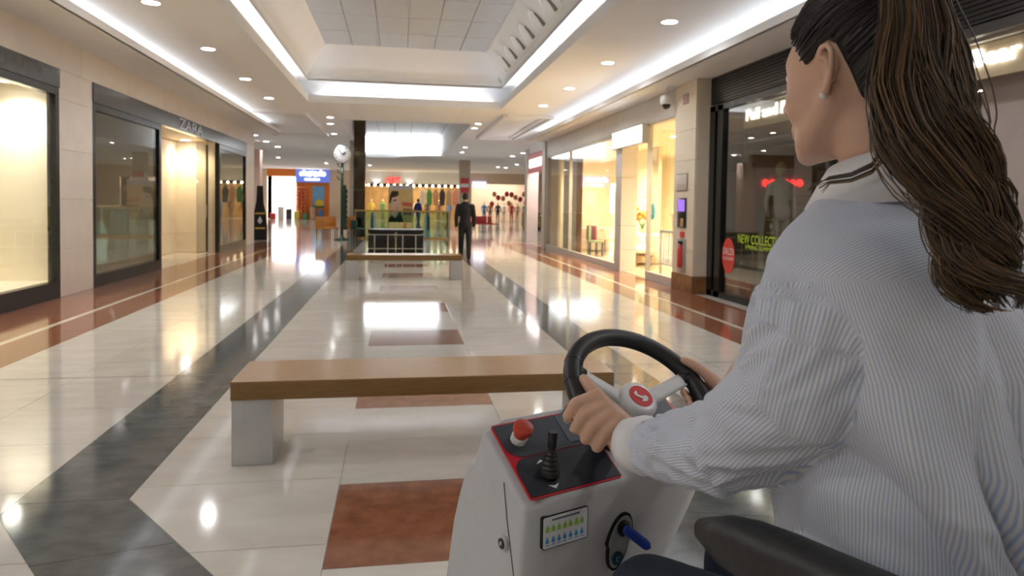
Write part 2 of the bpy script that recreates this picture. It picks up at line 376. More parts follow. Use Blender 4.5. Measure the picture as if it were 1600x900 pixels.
# small red shop at the end of the right wall and the wall beyond it
rr_ = sroot('wall_right_far')
RED = mat('sign_red', (.62, .05, .06), .4, var=.05)
box('pier', (5.05, 26.6, 0), (5.5, 27.1, 3.7), GFASC, rr_); box('side_wall', (6.6, 23.7, 0), (6.7, 27.5, 3.7), mat('pink_wall', (.62, .50, .45), .5), rr_)
box('head', (5.1, 23.65, 3.45), (6.6, 26.7, 3.9), PLASTER, rr_)
box('end_wall', (5.5, 27.0, 0), (16.5, 27.2, 4.1), PLASTER, rr_) if False else None
box('far_side_wall', (15.5, 27.0, 0), (15.7, 58, 4.1), PLASTER, rr_); box('return_wall', (6.7, 26.9, 0), (15.6, 27.1, 4.1), PLASTER, rr_)
struct(box('wall_back_added', (-5.25, -7.2, 0), (5.6, -7, 4.3), STONE))  # unseen wall added to close the open mall end and bounce lamp light
# ------------------------------------------------------------------ ceiling
ce = sroot('ceiling'); ZC = 4.1
cA = (-2.33, 2.76, 1.5, 18.5); cB = (-1.85, 2.35, 22.2, 40.0)
def slabC(x0, x1, y0, y1, z=ZC, m=PLASTER): box('ceiling_slab', (x0, y0, z), (x1, y1, z+.12), m, ce)
slabC(-5.3, cA[0], -7, 22.2); slabC(cA[1], 5.7, -7, 22.2); slabC(cA[0], cA[1], -7, cA[2])
slabC(-13.6, cB[0], 22.2, 58.2); slabC(cB[1], 15.7, 22.2, 58.2); slabC(cB[0], cB[1], cB[3], 58.2)
slabC(cA[0], cA[1], cA[3], 22.2, ZC+.012)
for k in range(5):
    a = cA[0]+(cA[1]-cA[0])*k/5; box('ceiling_panel', (a+.006, cA[3]+.01, ZC-.004), (a+(cA[1]-cA[0])/5-.006, 22.19, ZC+.013), PLASTER, ce)
for s, x0, x1, z in ((1, -5.2, -4.13, 3.87), (-1, 4.48, 5.6, 3.70)):
    box('soffit', (x0, -7, z), (x1, 25.2 if s > 0 else 23.6, z+.03), PLASTER2, ce)
    xe = x1 if s > 0 else x0
    box('soffit_lip', (xe-.03, -7, z), (xe+.03, 25.2 if s > 0 else 23.6, z+.11), PLASTER, ce)
def ringbox(name, c, z0, z1, grow, m, th=.06, c2=None):
    x0, x1, y0, y1 = c[0]-grow, c[1]+grow, c[2]-grow, c[3]+grow
    X0, X1, Y0, Y1 = (x0, x1, y0, y1) if c2 is None else c2
    lo = [(x0, y0, z0), (x1, y0, z0), (x1, y1, z0), (x0, y1, z0)]; hi = [(X0, Y0, z1), (X1, Y0, z1), (X1, Y1, z1), (X0, Y1, z1)]
    for i in range(4):
        j = (i+1) % 4; p = [Vector(lo[i]), Vector(lo[j]), Vector(hi[j]), Vector(hi[i])]
        n = (p[1]-p[0]).cross(p[3]-p[0]).normalized()
        cen = Vector(((x0+x1)/2, (y0+y1)/2, (z0+z1)/2))
        if n.dot(p[0]-cen) < 0: n = -n
        MB().prism(p, n*th).build(name, m, ce)
ringbox('coffer_lip', cA, ZC-.02, ZC+.17, -.012, PLASTER)
ringbox('coffer_cove', cA, ZC+.12, ZC+.56, .28, PLASTER)
box('coffer_shelf', (cA[0]-.3, cA[2]-.3, ZC+.56), (cA[0], cA[3]+.3, ZC+.58), PLASTER, ce); box('coffer_shelf', (cA[1], cA[2]-.3, ZC+.56), (cA[1]+.3, cA[3]+.3, ZC+.58), PLASTER, ce)
box('coffer_shelf', (cA[0], cA[3], ZC+.56), (cA[1], cA[3]+.3, ZC+.58), PLASTER, ce)
ringbox('coffer_moulding', cA, ZC+.53, ZC+.72, 0, PLASTER)
ringbox('coffer_slope', cA, ZC+.72, 5.48, 0, PLASTER, .05, (-1.84, 2.24, 2.0, 17.95))
SKY = mat('skylight_panel', (.52, .55, .59), .6, var=.05)
for i in range(6):
    for j in range(11):
        a = -1.84+4.08*i/6; b = 2.0+15.95*j/11
        box('skylight_tile', (a+.008, b+.008, 5.48), (a+4.08/6-.008, b+15.95/11-.008, 5.51), SKY, ce)
box('skylight_backing', (-1.9, 1.9, 5.515), (2.3, 18.0, 5.56), WHITE, ce)
ARCH = mat('arch_bracket_grey', (.24, .23, .21), .6, var=.1)
for k in range(11):
    y = 17.0-1.0*k
    p0 = Vector((2.62, y, 5.0)); e = Vector((-.52, 0, .66)).normalized(); nn = Vector((-.66, 0, -.52)).normalized()
    arc = [p0 - e*.14 + Vector((0, -.3*math.cos(t), 0)) + e*(.42*math.sin(t)) + nn*.012 for t in [math.pi*i/8 for i in range(9)]]
    MB().tube(arc, .016, 5).build('arch_fin', PLASTER, ce)
    MB().tube([arc[0], arc[1], arc[2]], [.05, .035, .02], 6).build('arch_fin', ARCH, ce)
GREYC = mat('grey_coffer_ceiling', (.50, .51, .53), .6, var=.04)
ringbox('coffer_lip', cB, ZC-.02, ZC+.3, -.012, PLASTER)
for k in range(5):
    a = cB[0]+(cB[1]-cB[0])*k/5
    for j in range(6): box('coffer_panel', (a+.008, cB[2]+2.97*j+.008, 5.3), (a+(cB[1]-cB[0])/5-.008, cB[2]+2.97*(j+1)-.008, 5.33), GREYC, ce)
ringbox('coffer_wall', cB, ZC+.28, 5.32, .02, PLASTER)
box('clerestory_pane', (cB[0]+.05, cB[3]-.06, 4.36), (cB[1]-.02, cB[3]-.02, 5.28), mat('clerestory_daylight', (1, 1, 1), .5, emit=3.2, ecol=(.95, .98, 1)), ce)
for c_ in ((-4.75, -2.75, 20.6, 27.5), (3.1, 4.4, 19.6, 26.5)):
    ringbox('side_moulding', c_, ZC-.10, ZC+.005, 0, PLASTER, .10); ringbox('side_moulding', c_, ZC-.045, ZC+.005, -.16, PLASTER, .16)
MB().lathe((3.1, 41, 4.02), [(.05, 0), (3.2, .03), (3.4, .08)], 40).build('ceiling_disc', PLASTER2, ce)
# cove light strips, lying in the troughs
for k in range(14):
    y = -4.6+2.1*k
    lamp('cove_strip', 'AREA', (-4.6, y, 3.91), 5.5, (.96, .98, 1), 2.1, .07, (.55, 0, 1)); lamp('cove_strip', 'AREA', (4.95, y, 3.74), 2.8, (.96, .98, 1), 2.1, .07, (-.55, 0, 1))
for y in (4, 8, 12, 16): 
    lamp('cove_strip', 'AREA', (cA[0]-.14, y, ZC+.16), 4.2, (.97, .98, 1), 3.95, .1, (-.4, 0, 1)); lamp('cove_strip', 'AREA', (cA[1]+.14, y, ZC+.16), 4.2, (.97, .98, 1), 3.95, .1, (.4, 0, 1))
lamp('cove_strip', 'AREA', (XC, cA[3]+.14, ZC+.16), 4.2, (.97, .98, 1), 4.6, .06, (0, .4, 1))
# ------------------------------------------------------------------ downlights
TRIM = mat('downlight_trim', (.85, .85, .84), .4)
_dl = {}
def downlight(p, label, group, power=58, r=.11, col=(.95, .975, 1), z=None, light=True):
    t = thing('downlight', label, 'ceiling light', (p[0], p[1], z or ZC), group)
    k = round(r, 3)
    if k not in _dl:
        a = MB().lathe((0, 0, 0), [(r*1.18, 0), (r*1.18, -.008), (r, -.012), (r, 0)], 20).build('trim_ring', TRIM); b = MB().lathe((0, 0, 0), [(r*.99, -.002), (r*.99, -.007), (r*.6, -.012)], 20).build('lens', EMIT)
        _dl[k] = (a.data, b.data); bpy.data.objects.remove(a); bpy.data.objects.remove(b)
    for n, me in zip(('trim_ring', 'lens'), _dl[k]):
        o = bpy.data.objects.new(n, me); COL.objects.link(o); o.parent = t
    if light: lamp('bulb', 'SPOT', (p[0], p[1], (z or ZC)-.03), power, col, r*.8, angle=150, blend=.9, parent=t)
    return t
ys_l = [-3.9, -1.15, 1.6, 4.3, 7.05, 9.8, 12.57, 15.47, 18.19]; ys_r = [-4.5, -1.8, .95, 3.7, 6.45, 9.19, 12.05, 14.87, 17.62]
for y in ys_l: downlight((-3.24, y), 'round recessed downlight in the ceiling row along the cream stone shopfronts', 'downlights over the stone-fronted side')
for y in ys_r: downlight((3.74, y), 'round recessed downlight in the ceiling row along the black shutter shop', 'downlights over the black shop side')
LBL = 'small round downlight in the ceiling near the glass balustrade hall'
for i, (x, y) in enumerate([(516, 183), (516, 193), (522, 209), (747, 193), (741, 200), (727, 230), (722, 238)]):
    p = atZ(x, y, ZC); downlight((p.x, p.y), 'round recessed downlight beside the deep bright-ended ceiling recess', 'downlights beside the far recess', 58, .1)
for i, (x, y) in enumerate([(416, 221), (434, 229), (435, 246), (510, 255), (578, 258), (790, 262), (801, 244), (817, 239), (834, 233), (808, 257), (778, 261), (675, 241), (398, 211)]):
    p = atZ(x, y, ZC); 
    if p.y > 56: p = Vector((p.x*52/p.y, 52, 0))
    downlight((p.x, p.y), LBL, 'downlights of the far hall', 90, .12)
# shop interior lamps
WARMC = (1, .80, .50)
for (x, y) in ((-5.46, 8.0), (-5.46, 10.78)): downlight((x, y), 'warm downlight in the lid of the empty lit display window', 'display window downlights', 110, .11, (1, .93, .80), 3.138)
downlight((-5.8, 20.2), 'warm downlight over the stone doorway recess', None, 110, .13, (1, .80, .50), 3.138)
for i, (x, y) in enumerate(((6.2, 12.6), (7.9, 12.9), (6.55, 15.66), (6.2, 17.2), (6.0, 19.2), (7.8, 20.8), (6.1, 22.2), (8.2, 14.6), (8.2, 18.2))):
    downlight((x, y), 'warm downlight in the ceiling of the cream furniture shop', 'furniture shop downlights', 290, .09, (1, .87, .62), 3.198)
for i, (x, y) in enumerate(((7.52, 7.93),)):
    downlight((x, y), 'small spotlight in the dim ceiling of the black fronted clothes shop', None, 40, .07, (1, .85, .6), 3.098)
# ------------------------------------------------------------------ benches
OAK = mat('oak_veneer', (.47, .27, .115), .2, col2=(.38, .205, .08), scale=5, stretch=(1.2, 22, 22), detail=6, spec=.35)
OAKE = mat('oak_edge', (.27, .15, .05), .3, col2=(.19, .10, .03), scale=5, stretch=(1.2, 22, 22), detail=6)
ALU = mat('brushed_aluminium', (.56, .56, .56), .38, .55, var=.04, scale=60, stretch=(1, 1, .1))
def bench(x0, x1, y0, label):
    t = thing('bench', label, 'bench', ((x0+x1)/2, y0+.25, 0))
    MB().box((x0, y0, .375), (x1, y0+.52, .478)).build('bench_top', OAKE, t, False, .003); MB().box((x0+.001, y0+.001, .4775), (x1-.001, y0+.519, .4815)).build('veneer', OAK, t)
    for a in (x0+.004, x1-.226): MB().box((a, y0+.01, 0), (a+.222, y0+.40, .375)).build('leg', ALU, t, False, .002)
    return t
bench(-.914, 1.32, 3.99, 'oak slab bench on two steel box legs, just ahead of the floor scrubber')
bench(-.962, 1.265, 13.4, 'oak slab bench standing in front of the black planter boxes')
# ------------------------------------------------------------------ black planter boxes
BLK = mat('gloss_black', (.008, .008, .008), .25, var=.3, scale=8)
CHROME = mat('pale_metal_strip', (.72, .68, .58), .3, .6)
for x0, lb in ((-.845, 'end by the clock'), (-.03, 'end by the walking man')):
    t = thing('planter_box', 'black box planter with pale metal grid, ' + lb, 'planter', (x0+.4, 20.7, 0))
    box('body', (x0, 20.4, 0), (x0+.79, 21.2, .56), BLK, t, .004); box('lid', (x0-.01, 20.38, .60), (x0+.80, 21.22, .70), BLK, t, .01); box('neck', (x0+.03, 20.43, .56), (x0+.76, 21.17, .60), BLK, t)
    for xx in (x0+.18, x0+.56): box('strip', (xx, 20.385, .01), (xx+.02, 20.4, .56), CHROME, t)
    for z in (.13, .54): box('strip', (x0, 20.383, z), (x0+.79, 20.4, z+.018), CHROME, t)
# ------------------------------------------------------------------ balustrade, escalator rails, poster
t = thing('glass_balustrade', 'green glass balustrade with gold handrail around the escalator well', 'balustrade', (.2, 28.6, 0))
for k in range(5):
    a = -1.70+.765*k; box('glass_panel', (a+.01, 28.5, .05), (a+.755, 28.515, 1.12), GLASSG, t)
for x in (-1.71, 2.11):
    for k in range(3): box('glass_panel', (x, 28.55+k*1.6, .05), (x+.015, 30.1+k*1.6, 1.12), GLASSG, t)
    box('post', (x-.02, 28.48, 0), (x+.04, 28.54, 1.15), GOLD, t)
MB().tube([(-1.72, 33.3, 1.15), (-1.72, 28.5, 1.15), (2.13, 28.5, 1.15), (2.13, 33.3, 1.15)], .035, 8).build('handrail', GOLD, t)
box('base_shoe', (-1.72, 28.46, 0), (2.13, 28.54, .06), GOLD, t)
ESC = mat('pale_blue_rail', (.62, .76, .80), .3, var=.05)
for x, lb in ((-1.05, 'beside the clock side'), (1.3, 'beside the walking man')):
    t = thing('escalator_rail', 'pale blue escalator balustrade behind the green glass, ' + lb, 'escalator', (x, 30, 0))
    MB().prism([(x-.09, 29.3, 0), (x-.09, 29.6, .98), (x-.09, 31.6, .98), (x-.09, 32.5, 0)], (.18, 0, 0)).build('side_panel', ESC, t, False, .03); MB().tube([(x, 29.25, .35), (x, 29.45, .95), (x, 29.7, 1.02), (x, 31.5, 1.02)], .04, 8).build('handrail', mat('rubber_black', (.02, .02, .02), .5), t)
t = thing('poster_board', 'hanging advertising poster of a dark-haired face above the balustrade', 'poster', (.13, 29.5, .65))
PX0, PX1, PZ0, PZ1 = -.39, .65, .66, 2.24
box('board', (PX0, 29.47, PZ0), (PX1, 29.53, PZ1), mat('poster_gold', (.78, .52, .16), .5, col2=(.85, .66, .32), scale=2), t)
def disc(name, c, rx, rz, y, m, parent, n=20, th=.004):
    return MB().prism([(c[0]+rx*math.cos(a), y, c[1]+rz*math.sin(a)) for a in [2*math.pi*k/n for k in range(n)]], (0, -th, 0)).build(name, m, parent)
SKIN_P = mat('poster_skin', (.88, .62, .48), .5, var=.05)
def pprism(name, pts, y, m): MB().prism([(PX0+a*(PX1-PX0), y, PZ0+b*(PZ1-PZ0)) for a, b in pts], (0, -.004, 0)).build(name, m, t)
pprism('print', [(0, .88), (1, .88), (1, 1), (0, 1)], 29.468, mat('poster_grey', (.66, .66, .7), .5, var=.2, scale=15))
pprism('print', [(.16, .2), (.5, .3), (.6, .06), (.62, 0), (0, 0), (.02, .1)], 29.468, mat('poster_black', (.015, .015, .02), .5))
pprism('print', [(.08, .3), (.05, .55), (.12, .72), (.3, .76), (.42, .66), (.46, .5), (.5, .4), (.46, .3), (.3, .12), (.22, .14)], 29.463, SKIN_P)
pprism('print', [(.03, .5), (.06, .72), (.14, .84), (.4, .84), (.42, .74), (.3, .68), (.15, .66), (.1, .52)], 29.458, mat('poster_hair', (.05, .025, .015), .5))
pprism('print', [(.2, .56), (.32, .58), (.32, .62), (.2, .60)], 29.458, mat('poster_brow', (.10, .05, .03), .5))
pprism('print', [(.33, .36), (.42, .37), (.41, .40), (.34, .40)], 29.458, mat('poster_lip', (.6, .2, .18), .5))
pprism('print', [(.55, .45), (.98, .42), (.98, .52), (.55, .56)], 29.466, mat('poster_redband', (.75, .18, .12), .5, var=.2, scale=12))
pprism('print', [(.6, .2), (.97, .18), (.97, .36), (.6, .38)], 29.466, mat('poster_brown', (.32, .17, .10), .5, var=.4, scale=9))
for x in (PX0+.02, PX1-.02): MB().tube([(x, 29.5, PZ0-.66), (x, 29.5, PZ1)], .014, 6).build('post', STEEL, t)
# ------------------------------------------------------------------ columns
MIRR = mat('brown_mirror_cladding', (.10, .075, .045), .12, .7, var=.3, scale=1.2)
cl = sroot('wall_column')
for z, zt in ((0, 1.0), (1.0, 2.0), (2.0, 3.0), (3.0, 4.1)): box('cladding_panel', (-1.84, 29.6, z+.004), (-1.36, 30.1, zt-.004), MIRR, cl)
box('cladding_panel', (-1.84, 29.6, 4.1), (-1.36, 30.1, 5.3), MIRR, cl)
box('side_panel', (-2.02, 29.7, 0), (-1.85, 30.0, 4.1), mat('pale_column_side', (.55, .5, .44), .3, .2), cl)
c2 = sroot('wall_column_far'); box('cladding_panel', (3.56, 40, 0), (4.18, 40.6, 4.1), mat('beige_column', (.50, .42, .32), .3, var=.1), c2)
t = thing('column_flag', 'red and white banded sign on the beige far column', 'sign', (3.87, 39.97, 2.2))
for z, zt, m in ((2.12, 2.45, RED), (2.45, 2.66, WHITE), (2.66, 2.98, RED)): box('sign_band', (3.62, 39.95, z), (4.1, 39.99, zt), m, t)
# ------------------------------------------------------------------ clock post with café seats
GREEN = mat('dark_green_enamel', (.012, .05, .035), .35, var=.2)
t = thing('clock_post', 'tall dark green post clock with round pale dial and coat hooks', 'clock', (-2.14, 27.4, 0))
MB().lathe((-2.14, 27.4, 0), [(.3, 0), (.3, .04), (.1, .09), (.06, .2)], 24).build('base', GREEN, t, True); MB().tube([(-2.14, 27.4, .1), (-2.14, 27.4, 3.0)], .055, 10).build('pole', GREEN, t, True)
box('banner', (-2.13, 27.36, .4), (-1.98, 27.38, 2.15), GREEN, t)
for k in range(8): MB().ball((-1.97, 27.37, .5+.2*k), (.05, .02, .10), 8, 5).build('banner_scallop', GREEN, t)
for z in (2.35, 2.6, 2.85): MB().tube([(-2.14, 27.36, z), (-2.28, 27.36, z+.02), (-2.32, 27.36, z+.14)], .02, 6).build('hook', GREEN, t)
MB().lathe((-2.14, 27.38, 3.34), [(.34, .06), (.345, .03), (.345, -.03), (.3, -.05)], 28, (0, 1, 0)).build('dial_case', STEEL, t); MB().lathe((-2.14, 27.32, 3.34), [(.31, 0), (.31, -.008)], 28, (0, 1, 0)).build('dial', mat('dial_grey', (.55, .54, .53), .5), t)
for k in range(12):
    a = 2*math.pi*k/12; c = Vector((-2.14+.25*math.sin(a), 27.305, 3.34+.25*math.cos(a))); MB().ball(c, (.018, .005, .018), 6, 4).build('hour_mark', BLK, t)
for a, l in ((.9, .15), (-.6, .22)): MB().tube([(-2.14, 27.30, 3.34), (-2.14+l*math.sin(a), 27.30, 3.34+l*math.cos(a))], .010, 5).build('hand', BLK, t)
ORANGE = mat('orange_leather', (.62, .25, .05), .5, var=.08)
def chair(name, x, y, rz, m, label, group=None, h=.9, lm=None):
    t = thing(name, label, 'chair', (x, y, 0), group); M = Matrix.Translation((x, y, 0)) @ Matrix.Rotation(rz, 4, 'Z'); lm = lm or BLK
    MB().box((-.22, -.22, .42), (.22, .22, .48), M).build('seat', m, t, False, .02); MB().box((-.22, .17, .46), (.22, .23, h), M).build('backrest', m, t, False, .025)
    for a in (-.18, .18):
        for b in (-.18, .18): MB().tube([M @ Vector((a, b, 0)), M @ Vector((a, b, .43))], .016, 6).build('leg', lm, t)
    return t
for (x, y, a) in ((-2.85, 27.5, 2.6), (-2.62, 28.35, .3), (-1.95, 28.1, -.6)): chair('cafe_chair', x, y, a, ORANGE, 'orange café chair set around the green clock post', 'orange chairs by the clock')
chair('cafe_chair', -1.5, 27.2, 2.2, GREEN, 'dark green café chair next to the clock post', None, .8)
RCH = mat('maroon_seat', (.32, .03, .03), .4, var=.1)
for k, (x, y) in enumerate(((4.05, 35.6), (4.5, 35.2), (4.95, 35.5), (4.3, 36.5), (4.8, 36.7))): chair('bistro_chair', x, y, .5*k, RCH, 'maroon bistro chair out in the far hall beyond the walking man', 'maroon bistro chairs', .85, STEEL)
t = thing('bistro_table', 'small round steel table among the maroon chairs', 'table', (4.5, 36.0, 0))
MB().lathe((4.5, 36, 0), [(.2, 0), (.2, .02), (.03, .05), (.03, .70), (.3, .71), (.3, .74)], 16).build('table_body', STEEL, t)
# ------------------------------------------------------------------ black bottle-shaped stand by the left wall end
t = thing('display_totem', 'black bottle-shaped cardboard stand with yellow bands by the wall end', 'stand', (-5.12, 27.05, 0))
prof = [(-.25, 0), (.25, 0), (.25, .5), (.20, 1.05), (.12, 1.45), (.11, 2.05), (-.11, 2.05), (-.14, 1.45), (-.22, 1.05), (-.25, .5)]
MB().prism([(-5.12+a, 27.0, b) for a, b in prof], (0, .12, 0)).build('board', BLK, t)
YEL = mat('print_yellow', (.65, .42, .05), .5)
for z in (.42, .98): box('band_print', (-5.3, 26.992, z), (-4.94, 26.999, z+.06), YEL, t)
MB().prism([(-5.12, 26.993, .62), (-5.03, 26.993, .72), (-5.12, 26.993, .90), (-5.21, 26.993, .72)], (0, .006, 0)).build('emblem_print', WHITE, t)
# ------------------------------------------------------------------ far shops
fs = sroot('wall_far'); Yf = 58.0
PEACH = mat('peach_wall', (.80, .66, .52), .5, var=.04)
for a, b in ((-13.5, -10.45), (-5.55, -2.65), (5.35, 6.2), (11.5, 15.6)): box('wall_panel', (a, Yf, 0), (b, Yf+.3, 4.1), PEACH, fs)
box('wall_panel', (-10.45, Yf, 3.5), (-8.2, Yf+.3, 4.1), mat('orange_wall', (.78, .22, .025), .5, var=.05), fs); box('wall_panel', (-8.2, Yf, 0), (-5.55, Yf+.3, 4.1), MATS['orange_wall'], fs)
box('wall_panel', (-2.65, Yf, 3.05), (5.35, Yf+.3, 4.1), WHITE, fs); box('wall_panel', (6.2, Yf, 3.2), (11.5, Yf+.3, 4.1), PEACH, fs)
box('shop_back', (-10.6, 61, 0), (-8.0, 61.2, 4), mat('white_shop_wall', (.86, .86, .85), .5, var=.02), fs)
box('shop_back', (-2.8, 61.5, 0), (5.5, 61.7, 4), mat('brown_shop_back', (.36, .22, .09), .5, var=.3, scale=2), fs); box('shop_back', (6.0, 60.5, 0), (11.7, 60.7, 4), PEACH, fs)
t = thing('shop_sign', 'blue sign box with white cloud lettering on the orange toy shop', 'sign', (-6.9, Yf-.1, 3.1))
box('sign_box', (-8.2, Yf-.2, 3.05), (-5.55, Yf, 4.06), mat('sign_blue', (.10, .16, .55), .4, emit=.35), t)
GLOW = mat('sign_white_glow', (1, 1, 1), .5, emit=3.0)
for k in range(9): disc('sign_letter', (-7.75+.22*k, 3.72+(.07 if k % 3 == 1 else 0)), .15, .17+.05*(k % 2), Yf-.21, GLOW, t, 14)
for k in range(6): disc('sign_letter', (-7.4+.2*k, 3.28), .1, .08, Yf-.21, GLOW, t, 12)
t = thing('wall_picture', 'blue and yellow landscape picture on the orange toy shop front', 'picture', (-6.3, Yf-.03, 1.2))
box('print', (-6.9, Yf-.05, 1.0), (-5.95, Yf, 2.75), mat('pic_blue', (.18, .42, .75), .5, var=.15), t); disc('print', (-6.35, 1.35), .34, .3, Yf-.055, mat('pic_yellow', (.85, .62, .05), .5), t); box('print', (-6.9, Yf-.06, .98), (-5.95, Yf-.05, 1.12), mat('pic_green', (.08, .25, .08), .5), t)
t = thing('ball_tower', 'tall tower of red-orange balls at the orange toy shop', 'display', (-7.7, Yf-.4, 0))
RO = mat('red_orange_ball', (.72, .20, .08), .4, var=.1)
for i in range(9):
    for j in range(3): MB().ball((-8.0+.28*j, Yf-.18, .3+.28*i), .14, 8, 6).build('ball', RO, t, True)
CLS = [mat('cloth_%d' % i, c, .7, var=.15, scale=4) for i, c in enumerate([(.5, .05, .06), (.7, .55, .1), (.08, .2, .45), (.75, .72, .68), (.1, .3, .12), (.6, .35, .2), (.05, .05, .06), (.55, .4, .3), (.75, .35, .3), (.25, .15, .1)])]
CN = ['dark red', 'mustard', 'navy blue', 'off-white', 'dark green', 'tan', 'black', 'beige', 'salmon', 'dark brown']
for k in range(7):
    x = -10.1+.62*k; h = .5+.35*(k*7 % 4)/2
    tag(MB().box((x, Yf-.8, 0), (x+.42, Yf-.45, h)).build('toy_box', CLS[(k*3) % 8], None, False, .04), CN[(k*3) % 8]+' toy carton on the floor before the orange shop', 'box', 'toy cartons')
# clothes shop with red letters
t = thing('shop_sign', 'red italic letters on the white fascia of the far clothes shop', 'sign', (-.5, Yf-.05, 3.1))
text('sign_letters', 'H&M', (-1.0, Yf-.03, 3.12), (1, 0, .04), (.18, 0, 1), .75, mat('sign_red_lit', (.75, .03, .04), .4, emit=.8), t, 1.1, .03)
for x in (-1.75, .95): lamp('fascia_wash', 'SPOT', (x, Yf-.16, 3.02), 6, (1, 1, 1), .03, direction=(0, .28, 1), angle=110, blend=.3)
box('lintel_rail', (-2.65, Yf-.06, 2.85), (5.35, Yf, 3.05), BLK, fs)
for k in range(15):
    x = -2.4+.53*k; tag(MB().ball((x, Yf-.10, 2.92), (.10, .06, .10), 8, 6).build('spot_bulb', mat('bulb_warm', (1, .85, .6), .4, emit=9, ecol=(1, .82, .5)), None, True), 'small warm bulb on the dark rail over the far clothes shop', 'lamp', 'rail bulbs')
def mannequin(x, y, m, label, group, s=1.0, base=True, z0=0):
    t = thing('mannequin', label, 'mannequin', (x, y, z0), group); ORG[t.name] = Matrix.Translation((x, y, 0))
    B_ = MB(); B_.lathe((x, y, 0), [(.02, .80*s), (.15*s, .82*s), (.17*s, .95*s), (.13*s, 1.1*s), (.18*s, 1.32*s), (.19*s, 1.4*s), (.06*s, 1.48*s), (.05*s, 1.52*s)], 14); B_.build('torso', m, t, True)
    MB().ball((x, y, 1.64*s), (.085*s, .10*s, .13*s), 10, 8).build('head', mat('mannequin_skin', (.7, .55, .4), .3), t, True)
    for a in (-1, 1):
        MB().tube([(x+a*.19*s, y, 1.38*s), (x+a*.25*s, y, 1.1*s), (x+a*.22*s, y-.05, .85*s)], [.05*s, .04*s, .03*s], 8).build('arm', m, t, True); MB().tube([(x+a*.08*s, y, .85*s), (x+a*.09*s, y, .45*s), (x+a*.09*s, y, .04)], [.085*s, .06*s, .04*s], 8).build('leg', m, t, True)
    if base: MB().lathe((x, y, 0), [(.22, 0), (.22, .03), (.05, .035)], 14).build('base', STEEL, t)
    return t
for k in range(8): mannequin(-2.2+.95*k, Yf+1.2+.5*(k % 2), CLS[(k*3+1) % 10], 'mannequin dressed in '+CN[(k*3+1) % 10]+' in the warm-lit far clothes shop', 'far clothes shop mannequins')
for k in range(6):
    x = 1.9+.55*k
    tag(MB().prism([(x, Yf+.4, 1.3), (x+.4, Yf+.4, 1.3), (x+.46, Yf+.4, 2.3), (x+.25, Yf+.4, 2.7), (x+.1, Yf+.4, 2.7), (x-.06, Yf+.4, 2.3)], (0, .1, 0)).build('hanging_garment', CLS[(k+3) % 10], None, False, .02), CN[(k+3) % 10]+' garment hanging high in the far clothes shop window', 'garment', 'hanging garments in the far shop')
lamp('far_shop_bulb', 'AREA', (1.3, Yf+1.2, 3.7), 200, (1, .80, .50), 7, 1, (0, 0, -1)); lamp('far_shop_bulb', 'AREA', (8.8, Yf+1.1, 3.7), 70, (1, .90, .78), 4.5, 1, (0, 0, -1)); lamp('far_shop_bulb', 'AREA', (-9.2, Yf+1.5, 3.7), 260, (1, .97, .95), 2, 1.5, (0, 0, -1))
t = thing('shop_sign', 'lilac sign board over the far window beside the beige column', 'sign', (6.8, Yf-.1, 2.9)); box('sign_board', (6.25, Yf-.12, 2.85), (7.45, Yf, 3.4), mat('lilac_sign', (.45, .42, .75), .4, emit=.6, ecol=(.6, .58, .95)), t)
for k in range(4): disc('sign_letter', (6.5+.23*k, 3.12), .09, .13, Yf-.125, GLOW, t, 10)
for k in range(7): mannequin(7.4+.6*k, Yf+.8+.6*(k % 2), CLS[(k*7+2) % 10], 'mannequin in '+CN[(k*7+2) % 10]+' clothes in the far peach-walled shop', 'peach shop mannequins', .95)
for k in range(12):
    x = 8.0+.3*k+.1*math.sin(k*5); z = 1.5+.9*abs(math.sin(k*1.9))
    tag(MB().ball((x, Yf+.3, z), (.2, .08, .25), 8, 6).build('display_bag', CLS[(k*5) % 10], None, True), CN[(k*5) % 10]+' bag displayed high in the far peach-walled shop', 'bag', 'bags in the peach shop')
# small red shop
t = thing('shop_sign', 'red framed white light sign at the end of the furniture shop wall', 'sign', (5.15, 25, 3))
box('sign_frame', (5.06, 23.75, 2.72), (5.2, 26.5, 3.42), RED, t); box('sign_face', (5.045, 24.0, 2.92), (5.06, 26.2, 3.22), GLOW, t)
for k in range(6): box('red_panel', (6.55, 23.9+.45*k, 2.1), (6.6, 24.3+.45*k, 2.7), RED, rr_)
lamp('red_shop_bulb', 'AREA', (5.9, 25.2, 3.4), 60, (1, .9, .85), 1, 2)
t = thing('counter', 'dark grey counter in the small red shop', 'counter', (5.7, 25.2, 0)); box('counter_body', (5.5, 24.4, 0), (5.9, 25.9, 1.05), mat('counter_grey', (.12, .11, .11), .4), t, .01); box('counter_top', (5.45, 24.35, 1.05), (5.95, 25.95, 1.09), STEEL, t, .004)
t = thing('seat_pod', 'gold padded bench seat in the far hall by the white panel', 'seat', (8.2, 41, 0)); box('seat_base', (7.6, 40.6, 0), (8.6, 41.4, .12), BLK, t); box('seat_pad', (7.55, 40.55, .12), (8.65, 41.45, 1.0), mat('gold_fabric', (.42, .30, .08), .6, var=.4, scale=5), t, .05)
struct(box('trim_3', (8.75, 41, 0), (9.6, 41.1, 4.1), mat('white_panel', (.85, .85, .86), .5, var=.02)))
